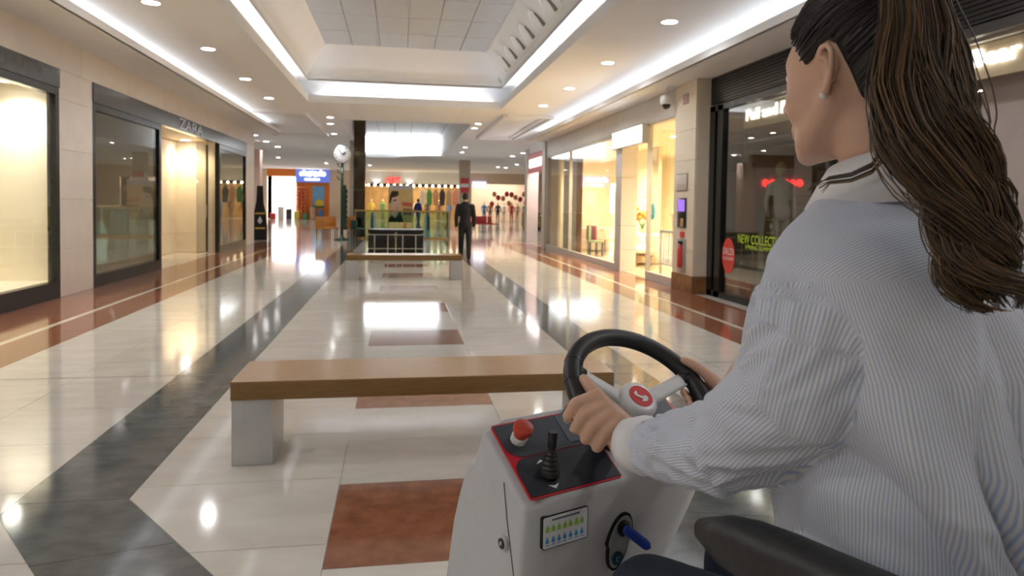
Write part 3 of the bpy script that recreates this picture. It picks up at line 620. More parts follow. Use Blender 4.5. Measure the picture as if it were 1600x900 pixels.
# ------------------------------------------------------------------ right furniture shop: sign, things inside
t = thing('light_box_sign', 'white glowing box sign hung at the entrance of the furniture shop', 'sign', (4.95, 14.4, 2.8))
box('box_body', (4.93, 13.42, 2.80), (5.07, 15.4, 3.2), mat('sign_side_grey', (.35, .34, .32), .4), t); box('lit_face', (4.915, 13.46, 2.83), (4.93, 15.36, 3.17), mat('sign_face_glow', (1, 1, .98), .5, emit=2.2, ecol=(1, .99, .95)), t)
FAINT = mat('faint_print', (.75, .68, .5), .5, emit=.7, ecol=(.9, .8, .55))
for y, z in ((14.9, 2.98), (14.75, 3.0), (14.62, 2.97), (14.0, 3.02), (13.85, 3.0), (13.72, 3.04)): MB().ball((4.913, y, z), (.004, .05, .04), 8, 5).build('faint_mark', FAINT, t)
CURT = mat('white_curtain', (.92, .90, .86), .7, var=.03); BRC = mat('rust_curtain', (.50, .22, .07), .6, var=.25, scale=3)
def curtain(x, y0, y1, z0, z1, m, label, n=40):
    loops = [[(x+.03*math.sin(a*2.3*math.pi*(y1-y0)/.35/n*1.0), y0+(y1-y0)*a/n, z) for a in range(n+1)] for z in (z0, z1)]
    B_ = MB(); B_.ring(loops, False, False); o = B_.build('curtain', m, None, True); s = o.modifiers.new('s', 'SOLIDIFY'); s.thickness = .006; return tag(o, label, 'curtain')
curtain(5.75, 20.9, 23.3, .012, 3.19, CURT, 'white floor-length curtain inside the furniture shop window'); curtain(5.62, 20.5, 21.1, .012, 3.19, BRC, 'narrow rust-brown curtain inside the furniture shop window')
LINEN = mat('patterned_linen', (.80, .72, .58), .7, col2=(.62, .45, .36), scale=16); PILLOW = mat('pillow_white', (.85, .82, .76), .8, var=.04)
def cloth_table(x, y, r, h, label):
    t = thing('round_table', label, 'table', (x, y, 0)); n = 48
    loops = [[(x+r*rr*(1+.05*k*math.sin(9*a))*math.cos(a), y+r*rr*(1+.05*k*math.sin(9*a))*math.sin(a), z) for a in [2*math.pi*i/n for i in range(n)]] for rr, z, k in ((1.12, .06, 1.6), (1.06, h*.5, 1.2), (1.01, h-.03, .3), (1, h, 0), (.02, h+.004, 0))]
    MB().ring(loops).build('tablecloth', LINEN, t, True); MB().lathe((x, y, 0), [(.22, 0), (.22, .03), (.04, .06), (.04, h-.02)], 12).build('pedestal', OAKE, t)
cloth_table(6.35, 17.2, .62, .78, 'round table under a long flowered cloth with the vase of flowers'); cloth_table(6.5, 21.9, .6, .76, 'round table with floor-length cloth beside the curtains')
t = thing('flower_vase', 'glass vase of orange flowers on the flowered tablecloth', 'vase', (6.3, 17.0, .785)); MB().lathe((6.3, 17.0, .785), [(.05, 0), (.08, .08), (.06, .2), (.07, .26)], 14).build('vase', GLASSG, t, True)
OFL = mat('orange_petal', (.75, .30, .06), .6, var=.2); LEAF = mat('leaf_green', (.10, .22, .05), .5, var=.3)
for k in range(9):
    a = k*2.4; p = Vector((6.3+.19*math.cos(a), 17.0+.19*math.sin(a), 1.25+.08*math.sin(k*1.7)+.12*(k % 2)))
    MB().tube([(6.3, 17.0, .9), p], .006, 5).build('stem', LEAF, t); MB().ball(p, (.10, .10, .08), 10, 6).build('flower', OFL, t, True)
t = thing('coat_stand', 'brass coat stand with a hanging blue ornament in the furniture shop', 'stand', (5.9, 15.5, 0)); MB().tube([(5.9, 15.5, 0), (5.9, 15.5, 1.8)], .015, 8).build('pole', GOLD, t); MB().lathe((5.9, 15.5, 0), [(.18, 0), (.18, .02), (.03, .04)], 14).build('base', GOLD, t); MB().tube([(5.9, 15.85, 1.72), (5.9, 15.5, 1.77), (5.9, 15.2, 1.72)], .012, 6).build('arm', GOLD, t)
MB().ball((5.9, 15.25, 1.38), (.06, .07, .2), 10, 8).build('ornament', mat('turquoise', (.06, .38, .55), .35), t, True); MB().tube([(5.9, 15.25, 1.5), (5.9, 15.25, 1.73)], .004, 4).build('cord', GOLD, t)
t = thing('crib', 'white slatted crib beside the glass pane in the furniture shop', 'crib', (5.9, 13.5, 0)); 
for z in (.25, .95): box('rail', (5.62, 13.08, z), (5.66, 14.05, z+.05), WHITE, t); box('rail', (6.3, 13.08, z), (6.34, 14.05, z+.05), WHITE, t)
for k in range(7): box('slat', (5.625, 13.13+.14*k, .28), (5.655, 13.16+.14*k, .97), WHITE, t); box('slat', (6.305, 13.13+.14*k, .28), (6.335, 13.16+.14*k, .97), WHITE, t)
for x in (5.62, 6.3):
    for y in (13.06, 14.03): box('leg', (x, y, 0), (x+.045, y+.045, 1.02), WHITE, t)
box('mattress', (5.67, 13.1, .3), (6.29, 14.02, .42), PILLOW, t, .03)
def pillow(c, r, rz, label, m=PILLOW):
    o = MB().ball(c, r, 16, 10, Matrix.Rotation(rz, 3, 'Z')).build('cushion', m, None, True); return tag(o, label, 'cushion')
pillow((5.98, 13.5, .515), (.24, .2, .09), .2, 'white pillow lying in the white crib'); pillow((6.0, 16.2, .425), (.28, .22, .12), .5, 'plump white pillow on the low stool by the flowered table')
t = thing('stool', 'low wooden stool under the plump white pillow', 'stool', (6.0, 16.2, 0)); box('seat', (5.76, 16.0, .25), (6.24, 16.4, .30), OAKE, t, .01)
for x in (5.8, 6.16):
    for y in (16.04, 16.32): box('leg', (x, y, 0), (x+.04, y+.04, .25), OAKE, t)
t = thing('garment_rail', 'gold garment rail with pale green and cream clothes in the furniture shop', 'clothes rail', (6.7, 15.1, 0))
MB().tube([(6.7, 14.5, 0), (6.7, 14.5, 1.6), (6.7, 15.7, 1.6), (6.7, 15.7, 0)], .015, 6).build('rail', GOLD, t)
for k in range(6): MB().prism([(6.55, 14.6+.18*k, .6), (6.85, 14.6+.18*k, .6), (6.9, 14.6+.18*k, 1.35), (6.7, 14.6+.18*k, 1.57), (6.5, 14.6+.18*k, 1.35)], (0, .08, 0)).build('garment', (mat('sage_cloth', (.48, .55, .28), .7, var=.1), mat('cream_cloth', (.82, .72, .5), .7, var=.06))[k % 2], t, False, .01)
chair('side_chair', 5.75, 19.3, 1.2, mat('sage_seat', (.35, .48, .30), .6, var=.1), 'sage green chair behind the big shop pane'); chair('side_chair', 5.95, 20.25-.3, 2.0, mat('rose_seat', (.55, .12, .15), .6, var=.1), 'rose red chair behind the big shop pane')
t = thing('sideboard', 'honey wood sideboard against the furniture shop back wall', 'sideboard', (9.1, 18, 0)); box('carcass', (8.8, 16.6, .1), (9.38, 20.2, .95), OAK, t, .01)
for k in range(4): box('door', (8.785, 16.65+.89*k, .15), (8.80, 17.5+.89*k, .9), OAK, t); MB().ball((8.775, 17.4+.89*k, .55), .02, 8, 6).build('knob', GOLD, t)
for k in range(6): tag(MB().lathe((8.95+.1*(k % 2), 16.9+.55*k, .952), [(.06, 0), (.1, .1), (.05, .25+.08*(k % 3)), (.06, .3+.08*(k % 3))], 12).build('ceramic_jar', CLS[(k*3) % 10], None, True), CN[(k*3) % 10]+' ceramic jar standing on the honey wood sideboard', 'jar', 'jars on the sideboard')
for k, (y, z) in enumerate(((12.6, 1.9), (13.6, 1.9), (18.2, 2.0), (19.4, 2.0))): t = thing('framed_print', 'white framed print on the yellow back wall of the furniture shop', 'picture', (9.38, y, z), 'framed prints'); box('picture_frame', (9.36, y-.35, z-.3), (9.395, y+.35, z+.3), WHITE, t); box('print', (9.35, y-.28, z-.23), (9.36, y+.28, z+.23), mat('print_lilac', (.72, .66, .78), .5, var=.2, scale=5), t)
# ------------------------------------------------------------------ things on the pier and at its head
t = thing('notice_panel', 'grey notice panel high on the cream pier', 'panel', (5.0, 11.6, 1.8)); box('plate', (5.0, 11.35, 1.80), (5.02, 11.78, 2.08), mat('notice_grey', (.55, .48, .45), .4, var=.05), t, .003); box('rim', (5.008, 11.33, 1.78), (5.019, 11.80, 2.10), mat('notice_rim', (.3, .27, .24), .4), t)
t = thing('wall_screen', 'dark poster screen with violet top on the cream pier', 'screen', (5.0, 11.55, 1.1)); box('housing', (5.0, 11.36, 1.13), (5.02, 11.72, 1.66), BLK, t, .003); box('image', (4.996, 11.40, 1.42), (5.0, 11.69, 1.63), mat('violet_image', (.25, .12, .6), .4, emit=.5, var=.3), t); box('image', (4.996, 11.44, 1.15), (5.0, 11.56, 1.30), mat('amber_image', (.5, .3, .1), .4, var=.5, scale=20), t)
t = thing('extinguisher_niche', 'recessed fire extinguisher cabinet with red symbol in the cream pier', 'fire extinguisher', (5.0, 11.5, .3)); box('cabinet', (5.002, 11.34, .33), (5.02, 11.68, .93), mat('niche_grey', (.36, .33, .30), .3), t, .003)
MB().lathe((4.985, 11.5, .42), [(.05, 0), (.06, .02), (.06, .32), (.03, .38), (.02, .44)], 14).build('cylinder', mat('extinguisher_red', (.65, .06, .05), .3), t, True); box('valve', (4.96, 11.45, .85), (5.0, 11.56, .89), BLK, t); box('symbol', (4.998, 11.42, .96), (5.018, 11.58, 1.06), RED, t)
t = thing('alarm_plate', 'small pinkish square plate near the top of the cream pier', 'plate', (5.0, 11.4, 3.3)); box('plate', (5.005, 11.38, 3.32), (5.02, 11.60, 3.50), mat('plate_pink', (.42, .27, .25), .4), t, .003); box('face', (5.0, 11.41, 3.35), (5.005, 11.57, 3.47), mat('plate_face', (.5, .33, .3), .4), t)
t = thing('dome_camera', 'white dome surveillance camera hanging from a curved bracket by the pier', 'camera', (4.85, 11.95, 3.3))
p = Vector((4.86, 12.0, 3.42))
MB().tube([(5.06, 11.9, 3.66), (4.98, 11.93, 3.70), (4.88, 11.98, 3.69), (4.86, 12.0, 3.62), (4.86, 12.0, 3.55)], .022, 8).build('bracket', WHITE, t, True)
MB().lathe(p, [(.03, .14), (.10, .12), (.115, .06), (.115, -.02), (.09, -.04)], 20).build('housing', WHITE, t, True); MB().ball(p+Vector((0, 0, -.045)), (.078, .078, .085), 16, 10).build('dome', mat('dome_black', (.01, .01, .012), .1), t, True)
# ------------------------------------------------------------------ black shop things
SGL = mat('sign_letter_glow', (1, 1, .96), .5, emit=2.0, ecol=(1, .97, .88))
for y0, lb in ((10.15, 'glowing white letter sign over the pane with the green vinyl'), (6.82, 'glowing white letter sign under the slatted shutter box behind the rider')):
    t = thing('letter_sign', lb, 'sign', (5.45, y0-.7, 2.6)); box('backing_board', (5.47, y0-1.72, 2.76), (5.50, y0+.12, 3.09), mat('sign_backing_tan', (.50, .40, .26), .5, var=.05), t)
    text('sign_letters', 'Pull and Bear', (5.455, y0, 2.88), (0, -1, 0), (0, 0, 1), .25, SGL, t, 1.52, .012)
t = thing('sale_sticker', 'red oval SALDI sticker on the black framed pane', 'sticker', (5.31, 9.95, .45))
MB().prism([(5.318, 10.36+.21*math.cos(a), .715+.29*math.sin(a)) for a in [2*math.pi*k/32 for k in range(32)]], (-.003, 0, 0)).build('oval', mat('vinyl_red', (.68, .06, .04), .4), t)
text('print_text', 'SALDI', (5.313, 10.54, .735), (0, -1, 0), (0, 0, 1), .16, WHITE, t, .36, .001)
box('small_print', (5.313, 10.19, .645), (5.3155, 10.54, .70), mat('vinyl_pale_red', (.70, .30, .27), .5, var=.3, scale=40), t)
t = thing('vinyl_lettering', 'lime green NEW COLLECTION lettering across the shop pane', 'sign', (5.31, 9, 1))
LIME = mat('vinyl_lime', (.50, .72, .03), .5)
text('print_text', 'NEW COLLECTION', (5.315, 10.05, .95), (0, -1, 0), (0, 0, 1), .20, LIME, t, 1.36, .001); text('print_text', 'SPRING SUMMER', (5.315, 9.82, .87), (0, -1, 0), (0, 0, 1), .085, LIME, t, .85, .001)
tag(box('price_card', (5.45, 9.85, .0), (5.46, 10.02, .33), mat('card_red', (.55, .10, .09), .5)), 'small red price card standing inside the black framed pane', 'card')
q0 = atY(1196, 286, 10.96); q1 = atY(1250, 286, 10.96)  # reflection of a red sign in the pane, modelled as glowing blobs inside
t = thing('red_sign_reflection', 'red glowing blobs standing in for a sign reflected in the clothes shop pane', 'sign', (q0.x, 10.96, q0.z))
for k in range(6): MB().ball(q0.lerp(q1, k/5), (.07, .03, .07), 10, 6).build('letter', mat('red_reflection_glow', (.8, .03, .03), .4, emit=1.2), t, True)
tag(box('display_cube', (5.95, 10.1, .01), (6.45, 10.6, .5), mat('cube_grey', (.3, .28, .25), .5), None, .01), 'grey display cube under the pale mannequin', 'plinth')
mannequin(6.2, 10.35, CLS[3], 'pale mannequin with bald head behind the lime green lettering', None, 1.0, True, .5)
sh = thing('shelf_unit', 'wall shelves of shoes and bags at the back of the clothes shop', 'shelf', (8, 10.8, 0)); 
for z in (.5, .9, 1.3, 1.7): box('shelf', (6.6, 10.65, z), (9.5, 10.98, z+.03), OAKE, sh)
for x in (6.6, 8.0, 9.47): box('upright', (x, 10.65, 0), (x+.03, 10.98, 1.75), OAKE, sh)
for k in range(24):
    z = (.53, .93, 1.33)[k % 3]; x = 6.78+.33*(k//3)+.005*(k % 3)+(.12 if k//3 > 3 else 0)
    tag(MB().ball((x, 10.82, z+.103), (.10, .07, .10), 8, 6).build('shoe', CLS[(k*7) % 10], None, True), CN[(k*7) % 10]+' shoe displayed on the wall shelves of the clothes shop', 'shoe', 'shoes on the shelves')
t = thing('clothes_rack', 'black rack of dark clothes in the dim shop beside the rider', 'clothes rail', (7.5, 5.2, 0)); MB().tube([(7.5, 4.3, 0), (7.5, 4.3, 1.5), (7.5, 6.1, 1.5), (7.5, 6.1, 0)], .018, 6).build('rail', BLK, t)
for k in range(11): MB().prism([(7.3, 4.4+.15*k, .5), (7.7, 4.4+.15*k, .5), (7.72, 4.4+.15*k, 1.3), (7.5, 4.4+.15*k, 1.48), (7.28, 4.4+.15*k, 1.3)], (0, .07, 0)).build('garment', CLS[(k*3+6) % 10], t, False, .01)
# ------------------------------------------------------------------ bodies
def cap(mb, p0, r0, p1, r1, seg=14):
    p0 = Vector(p0); p1 = Vector(p1); t = (p1-p0)
    if t.length < 1e-6: t = Vector((0, 0, 1e-4))
    L_ = t.length; t.normalize(); a = t.orthogonal().normalized(); b = t.cross(a); loops = []
    def rg(c, r): loops.append([c+(a*math.cos(x)+b*math.sin(x))*r for x in [2*math.pi*k/seg for k in range(seg)]])
    for k in range(1, 5): ph = math.pi/2*(1-k/5); rg(p0-t*r0*math.sin(ph), r0*math.cos(ph))
    for k in range(5): rg(p0+t*L_*k/4, r0+(r1-r0)*k/4)
    for k in range(1, 5): ph = math.pi/2*k/5; rg(p1+t*r1*math.sin(ph), r1*math.cos(ph))
    mb.ring(loops)
def chain(mb, pts, rs, seg=14):
    for i in range(len(pts)-1): cap(mb, pts[i], rs[i], pts[i+1], rs[i+1], seg)
def remesh(mb, vox, smooth=4, fac=.5):
    me = bpy.data.meshes.new('tmp'); me.from_pydata(mb.v, [], mb.f); me.update()
    bm = bmesh.new(); bm.from_mesh(me); bmesh.ops.recalc_face_normals(bm, faces=bm.faces); bm.to_mesh(me); bm.free()
    o = bpy.data.objects.new('tmp', me); COL.objects.link(o)
    r = o.modifiers.new('r', 'REMESH'); r.mode = 'VOXEL'; r.voxel_size = vox
    if smooth: s = o.modifiers.new('s', 'SMOOTH'); s.factor = fac; s.iterations = smooth
    bpy.context.view_layer.update()
    out = bpy.data.meshes.new_from_object(o.evaluated_get(bpy.context.evaluated_depsgraph_get()))
    bpy.data.objects.remove(o); return out
def vnormals(me):
    n = np.empty(len(me.vertices)*3); me.vertex_normals.foreach_get('vector', n); return n.reshape(-1, 3)
def coords(me):
    c = np.empty(len(me.vertices)*3); me.vertices.foreach_get('co', c); return c.reshape(-1, 3)
def setco(me, c): me.vertices.foreach_set('co', np.ascontiguousarray(c, dtype=float).ravel()); me.update()
SKIN = mat('skin', (.68, .42, .295), .45, var=.06, scale=25, sss=.08)
# -- small walking figures in the hall
def figure(x, y, h, face, label, top, leg, hair, step=.22, swing=.2, cat='person'):
    t = thing('person', label, cat, (x, y, 0)); k = h/1.75
    fd = Vector((math.sin(face), math.cos(face), 0)); sd = Vector((math.cos(face), -math.sin(face), 0))
    def p(s, f, z): return Vector((x, y, 0))+sd*s*k+fd*f*k+Vector((0, 0, z*k))
    arms = []; legs = []
    for s in (-1, 1):
        arms.append([p(s*.185, 0, 1.42), p(s*.235, -.02+s*swing*.25, 1.14), p(s*.235, .05+s*swing, .90)]); legs.append([p(s*.085, 0, .93), p(s*.10, -s*step*.35+.03, .50), p(s*.10, -s*step, .10)])
    B_ = MB(); S_ = MB(); T_ = MB(); H_ = MB()
    chain(B_, [p(0, 0, 1.0), p(0, 0, 1.2), p(0, 0, 1.38), p(0, 0, 1.5)], [.12*k, .125*k, .13*k, .055*k]); cap(B_, p(0, .01, 1.50), .055*k, p(0, .015, 1.6), .06*k); B_.ball(p(0, .02, 1.645), (.078*k, .095*k, .115*k), 14, 10, Matrix.Rotation(-face, 3, 'Z'))
    cap(B_, p(0, .10, 1.63), .014*k, p(0, .115, 1.615), .014*k)
    for a in arms:
        chain(B_, a, [.045*k, .038*k, .028*k]); e = a[2]; d_ = (a[2]-a[1]).normalized()
        cap(B_, e, .03*k, e+d_*.09*k, .028*k)
        for j in range(4): cap(B_, e+d_*.09*k+fd*(j-1.5)*.018*k, .0095*k, e+d_*.165*k+fd*(j-1.5)*.018*k+fd*.01*k, .008*k, 8)
        cap(B_, e+d_*.03*k+fd*.03*k, .011*k, e+d_*.09*k+fd*.06*k, .009*k, 8)
    for l in legs:
        chain(B_, l, [.075*k, .055*k, .038*k]); cap(B_, l[2]+Vector((0, 0, -.045*k)), .04*k, l[2]+fd*.15*k+Vector((0, 0, -.065*k)), .032*k)
    link('body', remesh(B_, .012*k, 3), SKIN, t, True)
    chain(S_, [p(0, 0, .95), p(0, 0, 1.15), p(0, 0, 1.33), p(0, 0, 1.41), p(0, 0, 1.49)], [.15*k, .15*k, .16*k, .145*k, .075*k]); 
    for s in (-1, 1): cap(S_, p(0, 0, 1.40), .10*k, p(s*.15, 0, 1.41), .075*k)
    for a in arms: chain(S_, a, [.072*k, .058*k, .044*k])
    link('jacket', remesh(S_, .015*k, 4), top, t, True)
    cap(T_, p(-.06, 0, .95), .12*k, p(.06, 0, .95), .12*k)
    for l in legs: chain(T_, l, [.10*k, .075*k, .06*k])
    link('trousers', remesh(T_, .015*k, 4), leg, t, True)
    H_.ball(p(0, -.005, 1.675), (.088*k, .103*k, .105*k), 14, 10, Matrix.Rotation(-face, 3, 'Z')); link('hair', remesh(H_, .012*k, 2), hair, t, True)
    for l in legs: Q = MB(); cap(Q, l[2]+Vector((0, 0, -.05*k)), .048*k, l[2]+fd*.16*k+Vector((0, 0, -.062*k)), .038*k); link('shoe', remesh(Q, .01*k, 2), BLK, t, True)
    return t
BLKC = mat('black_cloth', (.008, .008, .010), .8, var=.3, scale=12)
figure(1.78, 18.15, 1.76, 0.06, 'man in black shirt and trousers walking away past the planter boxes', BLKC, mat('black_trousers', (.006, .007, .010), .8, var=.2), mat('black_hair', (.006, .005, .005), .6), .16, .06)
p = atY(653, 350, 41); figure(p.x, 41, 1.72, .8, 'person in blue jacket and jeans in the hall behind the balustrade', mat('blue_jacket', (.02, .03, .16), .7, var=.1), mat('blue_jeans', (.06, .10, .20), .8, var=.2), mat('dark_hair', (.02, .012, .01), .6), .2, .15)
# ------------------------------------------------------------------ ride-on floor scrubber, in its own frame u (right), v (forward), z
HD = YAW-math.radians(32)
FV = Vector((math.sin(HD), math.cos(HD), 0)); RV = Vector((math.cos(HD), -math.sin(HD), 0)); UP = Vector((0, 0, 1))
B0 = at(825, 790, 1.16); BX = Vector((B0.x, B0.y, 0)); ZB = B0.z
def Mm(u, v, z): return BX+RV*u+FV*v+UP*z
mach = thing('floor_scrubber', 'light grey ride-on floor scrubber with dark control panel and black wheel', 'cleaning machine', Mm(.23, -.2, 0))
GREYP = mat('machine_grey_plastic', (.56, .57, .58), .38, var=.03, scale=40, bump=.06)
PANL = mat('panel_slate', (.052, .060, .075), .4, var=.1, scale=40); PAND = mat('panel_dark', (.016, .019, .027), .4, var=.1, scale=40); PRED = mat('panel_red', (.58, .018, .03), .35)
RUBB = mat('rubber_black_soft', (.012, .012, .013), .42, var=.2, scale=60, bump=.04)
def usl(w):      # right edge of the console narrows downwards
    return .462 if w >= 0 else max(.345, 0.462-.58*-w)
prof = [(0, 0), (.151, .094), (.160, .100), (.176, .066), (.196, .030), (.222, .018), (.236, -.006), (.262, -.06), (.288, -.12), (.316, -.22), (.345, -.36), (.37, -.55), (.38, -.75), (.38, -.93)]
back = [(.012, -.93), (.012, -.5), (.012, -.2), (.004, -.1)]
pts = prof+back
def side(u_of, rnd):
    return [Mm(u_of(w), v, ZB+w) for v, w in pts]
cons = MB()
nU = 10; loops = []
for i in range(nU+1):
    t_ = i/nU; e = min(t_, 1-t_)*nU
    ins = .020*(1-math.sqrt(max(0, 1-(1-min(1, e/1.0))**2))) if e < 1 else 0
    cu = [Mm(usl(w)*t_+.0, v, ZB+w) for v, w in pts]
    c = sum(cu, Vector())/len(cu); loops.append([q+(c-q).normalized()*ins for q in cu])
cons.ring(loops); cons.build('console_body', GREYP, mach, False, .008, 3)
# sloped control panel plates: panel plane coordinates (a along the width, b up the slope)
SL = math.radians(32); EV = FV*math.cos(SL)+UP*math.sin(SL); NV = RV.cross(EV)
O0 = Mm(0, 0, ZB)
def Pp(a, b, h=0): return O0+RV*a+EV*b+NV*h
def plate(name, poly, m, h0, h1, parent=mach): return MB().prism([Pp(a, b, h0) for a, b in poly], NV*(h1-h0)).build(name, m, parent)
def rpoly(x0, y0, x1, y1, r, cs=(1, 1, 1, 1), n=5):
    out = []
    for (cx, cy, a0, on) in ((x0+r, y0+r, 180, cs[0]), (x1-r, y0+r, 270, cs[1]), (x1-r, y1-r, 0, cs[2]), (x0+r, y1-r, 90, cs[3])):
        if on: out += [(cx+r*math.cos(math.radians(a0+90*k/n)), cy+r*math.sin(math.radians(a0+90*k/n))) for k in range(n+1)]
        else: out.append((cx-r if a0 in (180, 90) else cx+r, cy-r if a0 in (180, 270) else cy+r))
    return out
plate('panel_border', rpoly(.008, .006, .214, .172, .006), PRED, .0, .0032); plate('panel_border', [(.10, .165), (.190, .168), (.196, .190), (.452, .176), (.452, .10), (.30, .09), (.214, .09)], PRED, .0, .0028)
plate('panel_upper', rpoly(.0115, .092, .196, .1685, .03, (1, 0, 0, 0)), PANL, .0032, .0045); plate('panel_upper', [(.196, .10), (.196, .185), (.446, .171), (.44, .03), (.24, .03), (.24, .10)], PANL, .0028, .0042)
plate('panel_lower', rpoly(.0115, .0095, .2105, .0895, .028, (0, 0, 0, 1)), PAND, .0032, .0048)
plate('display_insert', [(.150, .100), (.192, .100), (.192, .186), (.166, .1675), (.150, .1675)], mat('display_grey', (.10, .115, .14), .3, var=.1), .0045, .0055)
for a, b in ((.172, .150), (.172, .125)): MB().tube([Pp(a+.007*math.cos(x), b+.007*math.sin(x), .0058) for x in [math.radians(d_) for d_ in range(30, 300, 30)]], .0009, 4).build('panel_symbol', WHITE, mach)
plate('panel_arrow', [(.055, .070), (.066, .078), (.077, .070), (.066, .073)], WHITE, .0048, .0056); plate('panel_arrow', [(.055, .024), (.066, .015), (.077, .024), (.066, .021)], WHITE, .0048, .0056)
sb = MB().lathe(Pp(.047, .129, .004), [(.0155, 0), (.0155, .012), (.013, .014)], 24, NV).build('stop_base', WHITE, mach, 'auto'); MB().lathe(Pp(.047, .129, .004), [(.013, .012), (.0135, .020), (.0185, .026), (.0195, .032), (.0185, .037), (.012, .0395)], 28, NV).build('stop_button', mat('stop_red', (.62, .065, .035), .35), mach, 'auto')
J = Pp(.070, .045, .004); jd = (UP*.93+NV*.2).normalized()
MB().lathe(J, [(.0185, 0), (.0185, .008), (.016, .012), (.0175, .015), (.0145, .020), (.0155, .023), (.012, .028), (.0132, .031), (.0095, .036), (.0105, .039), (.0065, .044), (.0062, .052)], 20, jd).build('joystick_boot', RUBB, mach, 'auto'); MB().lathe(J+jd*.05, [(.0062, 0), (.0082, .003), (.0085, .026), (.0075, .030)], 16, jd).build('joystick_grip', RUBB, mach, 'auto')
# front face label, key plate, side latch
def Fp(u, w, h=0): return Mm(u, 0, ZB+w)-FV*h
def fplate(name, poly, m, h0, h1): return MB().prism([Fp(a, b, h0) for a, b in poly], -FV*(h1-h0)).build(name, m, mach)
fplate('label_border', rpoly(.030, -.086, .129, -.028, .004), BLK, -.006, .0012); fplate('label', rpoly(.0315, -.0845, .1275, -.0295, .003), mat('label_white', (.72, .74, .76), .35), -.006, .0018)
TXT = mat('label_text', (.05, .06, .10), .5); LGR = mat('label_green', (.30, .55, .06), .5); LBL_ = mat('label_blue', (.05, .30, .62), .5)
for k in range(12): fplate('label_print', [(.05+.005*k, -.0375), (.0538+.005*k, -.0375), (.0538+.005*k, -.0345), (.05+.005*k, -.0345)], TXT, .0018, .0022)
for k in range(7):
    a = .040+.0125*k
    fplate('label_print', [(a-.004, -.056), (a+.004, -.056), (a+.0035, -.048), (a+.0015, -.048), (a+.0008, -.044), (a-.0008, -.044), (a-.0015, -.048), (a-.0035, -.048)], LGR, .0018, .0024)
    fplate('label_print', [(a+.0038*math.cos(x)*(1 if math.sin(x) < .3 else .45), -.0715+.0045*math.sin(x)*(1 if math.sin(x) < 0 else 1.7)) for x in [2*math.pi*q/14 for q in range(14)]], LBL_, .0018, .0024)
    fplate('label_print', [(a-.004, -.0795), (a+.004, -.0795), (a+.004, -.0782), (a-.004, -.0782)], LBL_, .0018, .0022)
def egg(s): return [(.205+.030*s*math.cos(x)*(1.0 if math.sin(x) > 0 else .8)+.012*math.sin(x), -.113+.052*s*math.sin(x)) for x in [2*math.pi*q/32 for q in range(32)]]
fplate('key_plate', egg(1.0), BLK, -.006, .002); fplate('key_plate', egg(.90), mat('key_plate_grey', (.30, .31, .32), .4), .002, .0032)
MB().lathe(Fp(.212, -.088, .003), [(.015, 0), (.015, .006), (.010, .008)], 20, -FV).build('key_switch', BLK, mach); MB().lathe(Fp(.198, -.142, .003), [(.013, 0), (.013, .003)], 20, -FV).build('key_button', mat('button_navy', (.01, .03, .06), .4), mach)
MB().tube([Fp(.203, -.139, .0065), Fp(.195, -.139, .0065), Fp(.195, -.147, .0065), Fp(.200, -.147, .0065)], .0009, 4).build('button_symbol', mat('cyan_symbol', (.05, .45, .65), .4), mach)
BLUE = mat('key_blue', (.02, .05, .32), .4)
kd = (RV*.70-UP*.62-FV*.35).normalized(); k0 = Fp(.212, -.088, .010)
ks = kd.cross(FV).normalized()
MB().ring([[k0+kd*l+ks*wd*math.cos(x)+FV*.004*math.sin(x)-FV*.004 for x in [2*math.pi*q/12 for q in range(12)]] for l, wd in ((-.008, .004), (-.004, .008), (.0, .009), (.02, .0095), (.045, .0095), (.052, .008), (.055, .002))]).build('key', BLUE, mach, True)
MB().lathe(Mm(-.002, .072, ZB-.095), [(.0125, 0), (.0125, .005)], 20, -RV).build('side_latch', mat('latch_rim', (.62, .62, .62), .4), mach); MB().lathe(Mm(-.004, .072, ZB-.095), [(.0095, 0), (.0095, .005)], 20, -RV).build('side_latch', BLK, mach)
MB().ball(Mm(-.009, .072, ZB-.095), (.003, .003, .004), 8, 6).build('side_latch', STEEL, mach)
MB().tube([Mm(-.0006, .078, ZB+.012), Mm(-.0006, .066, ZB-.05), Mm(-.0006, .036, ZB-.16), Mm(-.0006, .03, ZB-.6)], .0012, 5).build('body_seam', mat('seam_gap_shade', (.14, .14, .15), .7), mach)  # shade of the side panel gap, put in as a dark tube
# steering wheel
TL = math.radians(38); WB = FV*math.cos(TL)+UP*math.sin(TL); WN = RV.cross(WB)
WC = at(1003.4, 616, 1.27); WR = .140
def Wp(th, dr=0, dn_=0): a = math.radians(th); return WC+(RV*math.cos(a)+WB*math.sin(a))*(WR+dr)+WN*dn_
def Wd(th): a = math.radians(th); return RV*math.cos(a)+WB*math.sin(a)
sw = MB()
ls = []
for k in range(72):
    th = 5*k; rho = Wd(th); g = .0012 if (k % 18) in (0,) else 0
    ls.append([WC+rho*WR+(rho*math.cos(x)*1.04+WN*math.sin(x))*(.0168-g*0) for x in [2*math.pi*q/16 for q in range(16)]])
ls.append(ls[0]); sw.ring(ls, True, False); wheel = sw.build('steering_wheel', RUBB, mach, True)
for th in (140, 160): MB().tube([Wp(th, .0, 0)+(Wd(th)*math.cos(x)*1.04+WN*math.sin(x))*.0170 for x in [2*math.pi*q/16 for q in range(17)]], .0007, 4).build('rim_seam', BLK, wheel)
HB = WC-WN*.030
WPL = mat('white_plastic', (.80, .80, .80), .3, var=.02)
MB().lathe(HB-WN*.02, [(.028, 0), (.036, .006), (.037, .036), (.034, .042), (.029, .044)], 32, WN).build('hub', WPL, wheel, 'auto')
MB().lathe(HB+WN*.024, [(.0235, 0), (.0235, .0015)], 32, WN).build('hub_emblem', mat('emblem_red', (.66, .012, .02), .35), wheel)
def Hh(a, b): return HB+RV*a+WB*b+WN*.0256
